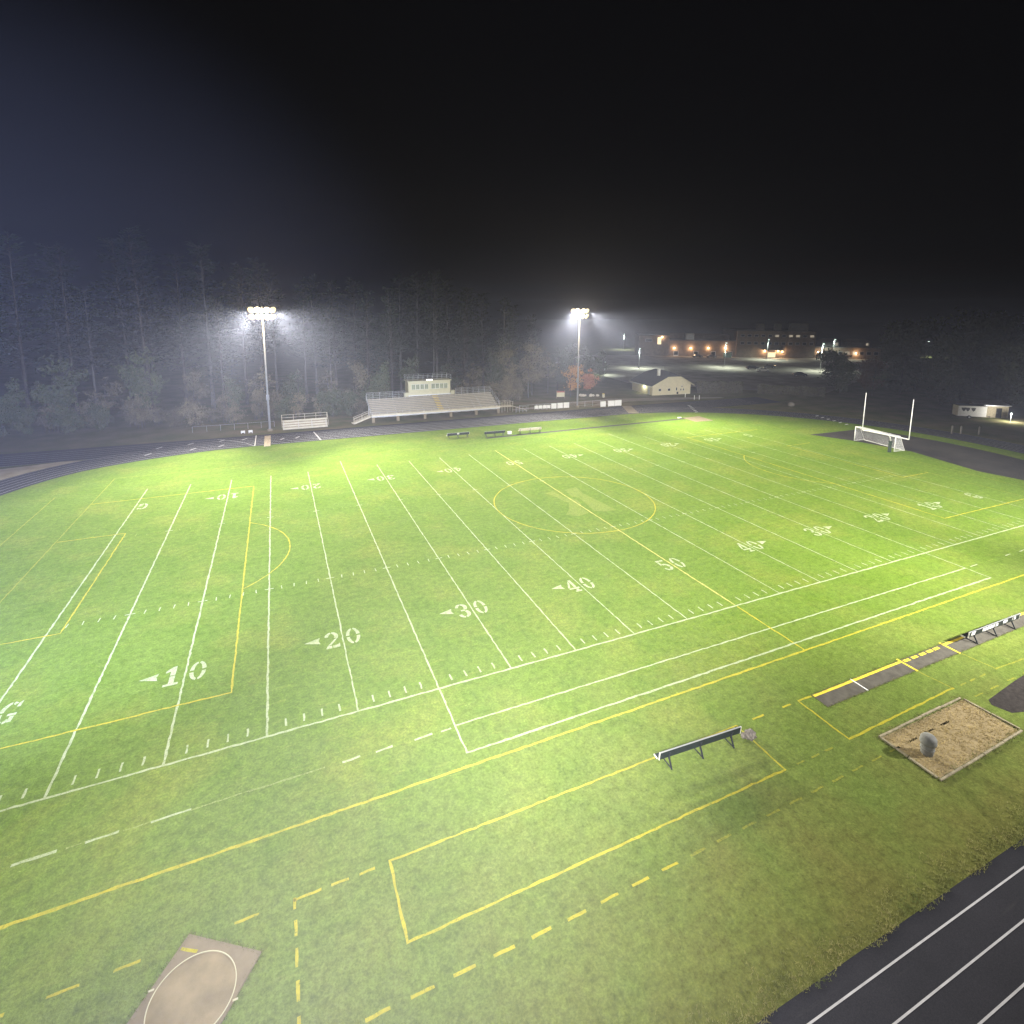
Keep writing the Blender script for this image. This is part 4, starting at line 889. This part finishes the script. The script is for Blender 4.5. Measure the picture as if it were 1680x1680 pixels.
lamppost(196, 108, 10.0, 'cool-white lamp post beyond the dark blue car', 14000)
lamppost(246, 140, 9.0, 'cool-white lamp post before the low clerestory wing', 8000)
def car(x, y, rz, mat, label, lights=False):
    t_ = thing('parked_car', label, 'car', (x, y, 0), rz, None)
    prof = [(-2.2,.35),(2.15,.35),(2.2,.62),(2.1,.85),(1.2,.98),(.55,1.42),(-.9,1.45),(-1.7,1.02),(-2.15,.95),(-2.25,.6)]
    n = len(prof); b_ = MB(); b_.v = [(px, -.86, pz) for px, pz in prof]+[(px, .86, pz) for px, pz in prof]
    b_.v = [(px, py*(.80 if pz > 1.2 else 1), pz) for px, py, pz in b_.v]
    b_.f = [tuple(range(n)), tuple(range(n, 2*n))[::-1]]+[(i, n+i, n+(i+1)%n, (i+1)%n) for i in range(n)]; b_.build('body', mat, t_)
    for s in (-1, 1):
        MB().add([(1.02, s*.845, 1.02), (.5, s*.72, 1.37), (-.2, s*.72, 1.38), (-.2, s*.845, 1.02)], [(0,1,2,3)]).build('side_window', 'darkglass', t_); MB().add([(-.28, s*.845, 1.02), (-.28, s*.72, 1.38), (-.85, s*.72, 1.39), (-1.5, s*.845, 1.05)], [(0,1,2,3)]).build('side_window', 'darkglass', t_)
        for wx in (-1.35, 1.38):
            w_ = MB().tube([(wx, s*.68, .32), (wx, s*.89, .32)], .32, 14).build('wheel', 'rubber', t_); MB().tube([(wx, s*.892, .32), (wx, s*.905, .32)], .2, 10).build('rim', 'galv', w_)
        MB().box(2.17, 2.22, s*.62-.16, s*.62+.16, .62, .76).build('headlight', 'head' if lights else 'whitepaint', t_); MB().box(-2.26, -2.2, s*.62-.16, s*.62+.16, .7, .84).build('tail_light', 'redsign', t_)
    MB().add([(1.17,-.72,1.0),(1.17,.72,1.0),(.58,.62,1.41),(.58,-.62,1.41)], [(0,1,2,3)]).build('windscreen', 'darkglass', t_)
M['carw'] = plain('white_car_paint', (.7, .7, .68), .3); M['carb'] = plain('dark_blue_car_paint', (.02, .028, .045), .25); M['cark'] = plain('black_car_paint', (.015, .015, .016), .25); M['carm'] = plain('grey_car_paint', (.09, .09, .09), .3)
car(177.5, 121.6, sa+.1, 'cark', 'black car with its lamps on, behind the white car', True); car(174.6, 114.2, sa+.05, 'carw', 'white car parked in the middle of the lot'); car(187, 122.5, sa+math.pi, 'carm', 'dark grey car parked beyond the white car'); car(175.3, 99.6, sa-.1, 'carb', 'dark blue car parked alone nearer the hedge', True)
car(194, 169, sa+.2, 'cark', 'black car parked close to the school wall', False); car(199.5, 166, sa+.2, 'carm', 'grey car parked close to the school wall', False)
dm = thing('dumpster', 'pale green dumpster standing against the school wall', 'dumpster', (206.5, 163.5, 0), sa)
MB().box(-1.6, 1.6, -1, 1, .15, 2.3).build('bin', 'container', dm); MB().add([(-1.65,-1.05,2.31),(1.65,-1.05,2.31),(1.65,1.05,2.55),(-1.65,1.05,2.55)], [(0,1,2,3)]).build('lid', 'black', dm)
for a in (-1.3, 1.3):
    for b2 in (-.8, .8): MB().box(a-.1, a+.1, b2-.1, b2+.1, 0, .148).build('caster', 'rubber', dm)

# snack trailer and shed beyond the right bend
rv = math.atan2(-math.sin(yaw), math.cos(yaw))
tl = thing('snack_trailer', 'white snack trailer with dark painted shapes on its side', 'trailer', (145.6, 35.2, 0), rv-.25)
MB().box(-2.5, 2.5, 0, 2.2, .45, 2.6).build('body', 'whitepaint', tl); MB().box(-2.56, 2.56, -.06, 2.26, 2.603, 2.72).build('roof', 'black', tl)
for x0 in (-2.0, -1.3, -.3): MB().add([(x0,-.012,2.2),(x0+.85,-.012,2.25),(x0+.75,-.012,1.7),(x0+.45,-.012,1.45),(x0+.15,-.012,1.8)], [(0,1,2,3,4)]).build('painted_shape', 'carm', tl)
for s in (-.4, 2.4):
    w_ = MB().tube([(-.7, s, .36), (-.7, s-.22, .36)], .36, 14).build('wheel', 'rubber', tl); MB().tube([(-.7, s-.222, .36), (-.7, s-.24, .36)], .2, 10).build('rim', 'galv', w_)
MB().bar((2.5, 1.1, .5), (3.7, 1.1, .45), .1, .1).build('drawbar', 'black', tl); MB().box(3.55, 3.65, 1.05, 1.15, 0, .45).build('jack_stand', 'black', tl)
sh = thing('storage_shed', 'grey board shed with shallow roof behind the white trailer', 'shed', (150.9, 34.2, 0), rv-.2)
MB().box(-2.8, 2.8, 0, 3, 0, 2.5).build('wall', 'timber', sh); MB().add([(-3.1,-.3,2.45),(3.1,-.3,2.45),(3.1,3.3,3.05),(-3.1,3.3,3.05),(-3.1,-.3,2.6),(3.1,-.3,2.6),(3.1,3.3,3.2),(-3.1,3.3,3.2)], [(3,2,1,0),(4,5,6,7),(0,1,5,4),(1,2,6,5),(2,3,7,6),(3,0,4,7)]).build('roof', 'galv', sh)
d_ = MB().box(.6, 1.6, -.05, -.003, 0, 2.0).build('door', 'black', sh); MB().box(.7, .78, -.09, -.052, .95, 1.05).build('handle', 'galv', d_)
vl = thing('vent_lamp', 'small lit globe lamp on a post beside the shed', 'lamp', (149.4, 30.4, 0)); MB().tube([(0,0,0),(0,0,1.4)], .05, 6).build('post', 'galv', vl); MB().lathe([(.05, 1.4), (.16, 1.5), (.18, 1.6), (.1, 1.74)], 10).build('globe', 'cool', vl); point_lamp(vl, (-.4, -.3, 1.7), 1800, (1, .97, .9), .15)

# ================================================================== LOOSE GRASS
def blades(name, n, fn, hmin, hmax, wd, mat, seed, clump=3):
    rn_ = random.Random(seed); b_ = MB(); k = 0
    while k < n:
        x, y = fn(rn_)
        for q in range(clump):
            a_ = rn_.uniform(0, 6.28); h_ = rn_.uniform(hmin, hmax); lx, ly = rn_.gauss(0, .45)*h_, rn_.gauss(0, .45)*h_; px, py = x+rn_.gauss(0, .03), y+rn_.gauss(0, .03)
            o_ = len(b_.v); b_.v += [(px-math.cos(a_)*wd, py-math.sin(a_)*wd, .008), (px+math.cos(a_)*wd, py+math.sin(a_)*wd, .008), (px+lx, py+ly, h_)]; b_.f.append((o_, o_+1, o_+2)); k += 1
    o_ = b_.build(name, mat); o_['kind'] = 'stuff'; o_['label'] = name.replace('_', ' '); return o_
blades('dry_pit_grass', 6000, lambda r: (r.uniform(42.95, 50.0), r.uniform(-15.2, -12.65)), .03, .12, .014, 'drygrass', 5)
blades('verge_grass', 14000, lambda r: ((x_ := r.uniform(18, 62)), -18.55+abs(r.gauss(0, .5))-.12*math.sin(x_*2.1)), .04, .14, .012, 'edgegrass', 6)

def along(pts, spread):
    seg = [(Vector((*a, 0)), Vector((*b, 0))) for a, b in zip(pts, pts[1:]+pts[:1])]; ln = [(b-a).length for a, b in seg]
    def f(r):
        k = r.choices(range(len(seg)), ln)[0]; p_ = seg[k][0].lerp(seg[k][1], r.random()); return p_.x+r.gauss(0, spread), p_.y+r.gauss(0, spread)
    return f
blades('pad_edge_grass', 2600, along([rp(-1.43, 0), rp(1.42, 0), rp(1.35, 6.0), rp(-1.5, 6.0)], .05), .03, .09, .010, 'edgegrass', 11)
blades('pit_edge_grass', 2200, along([(42.8, -15.4), (50.2, -15.25), (50.05, -12.5), (42.8, -12.52)], .12), .04, .15, .012, 'edgegrass', 12)
blades('runway_edge_grass', 6000, along([(42.35, -9.98), (42.35, -8.93), (68, -8.93), (68, -9.98)], .035), .02, .07, .010, 'edgegrass', 13)

# ================================================================== HAZE
hz = MB().box(-1150, 1150, -1150, 1150, -1, 42).build('haze', 'concrete'); hz['kind'] = 'stuff'
hm = bpy.data.materials.new('haze_air'); hm.use_nodes = True; hn = hm.node_tree.nodes; hn.clear()
ho = hn.new('ShaderNodeOutputMaterial'); pv = hn.new('ShaderNodeVolumePrincipled')
pv.inputs['Color'].default_value = (.70, .75, 1.0, 1); pv.inputs['Density'].default_value = HAZE; pv.inputs['Anisotropy'].default_value = .36
hm.node_tree.links.new(pv.outputs[0], ho.inputs['Volume']); hz.data.materials.clear(); hz.data.materials.append(hm)
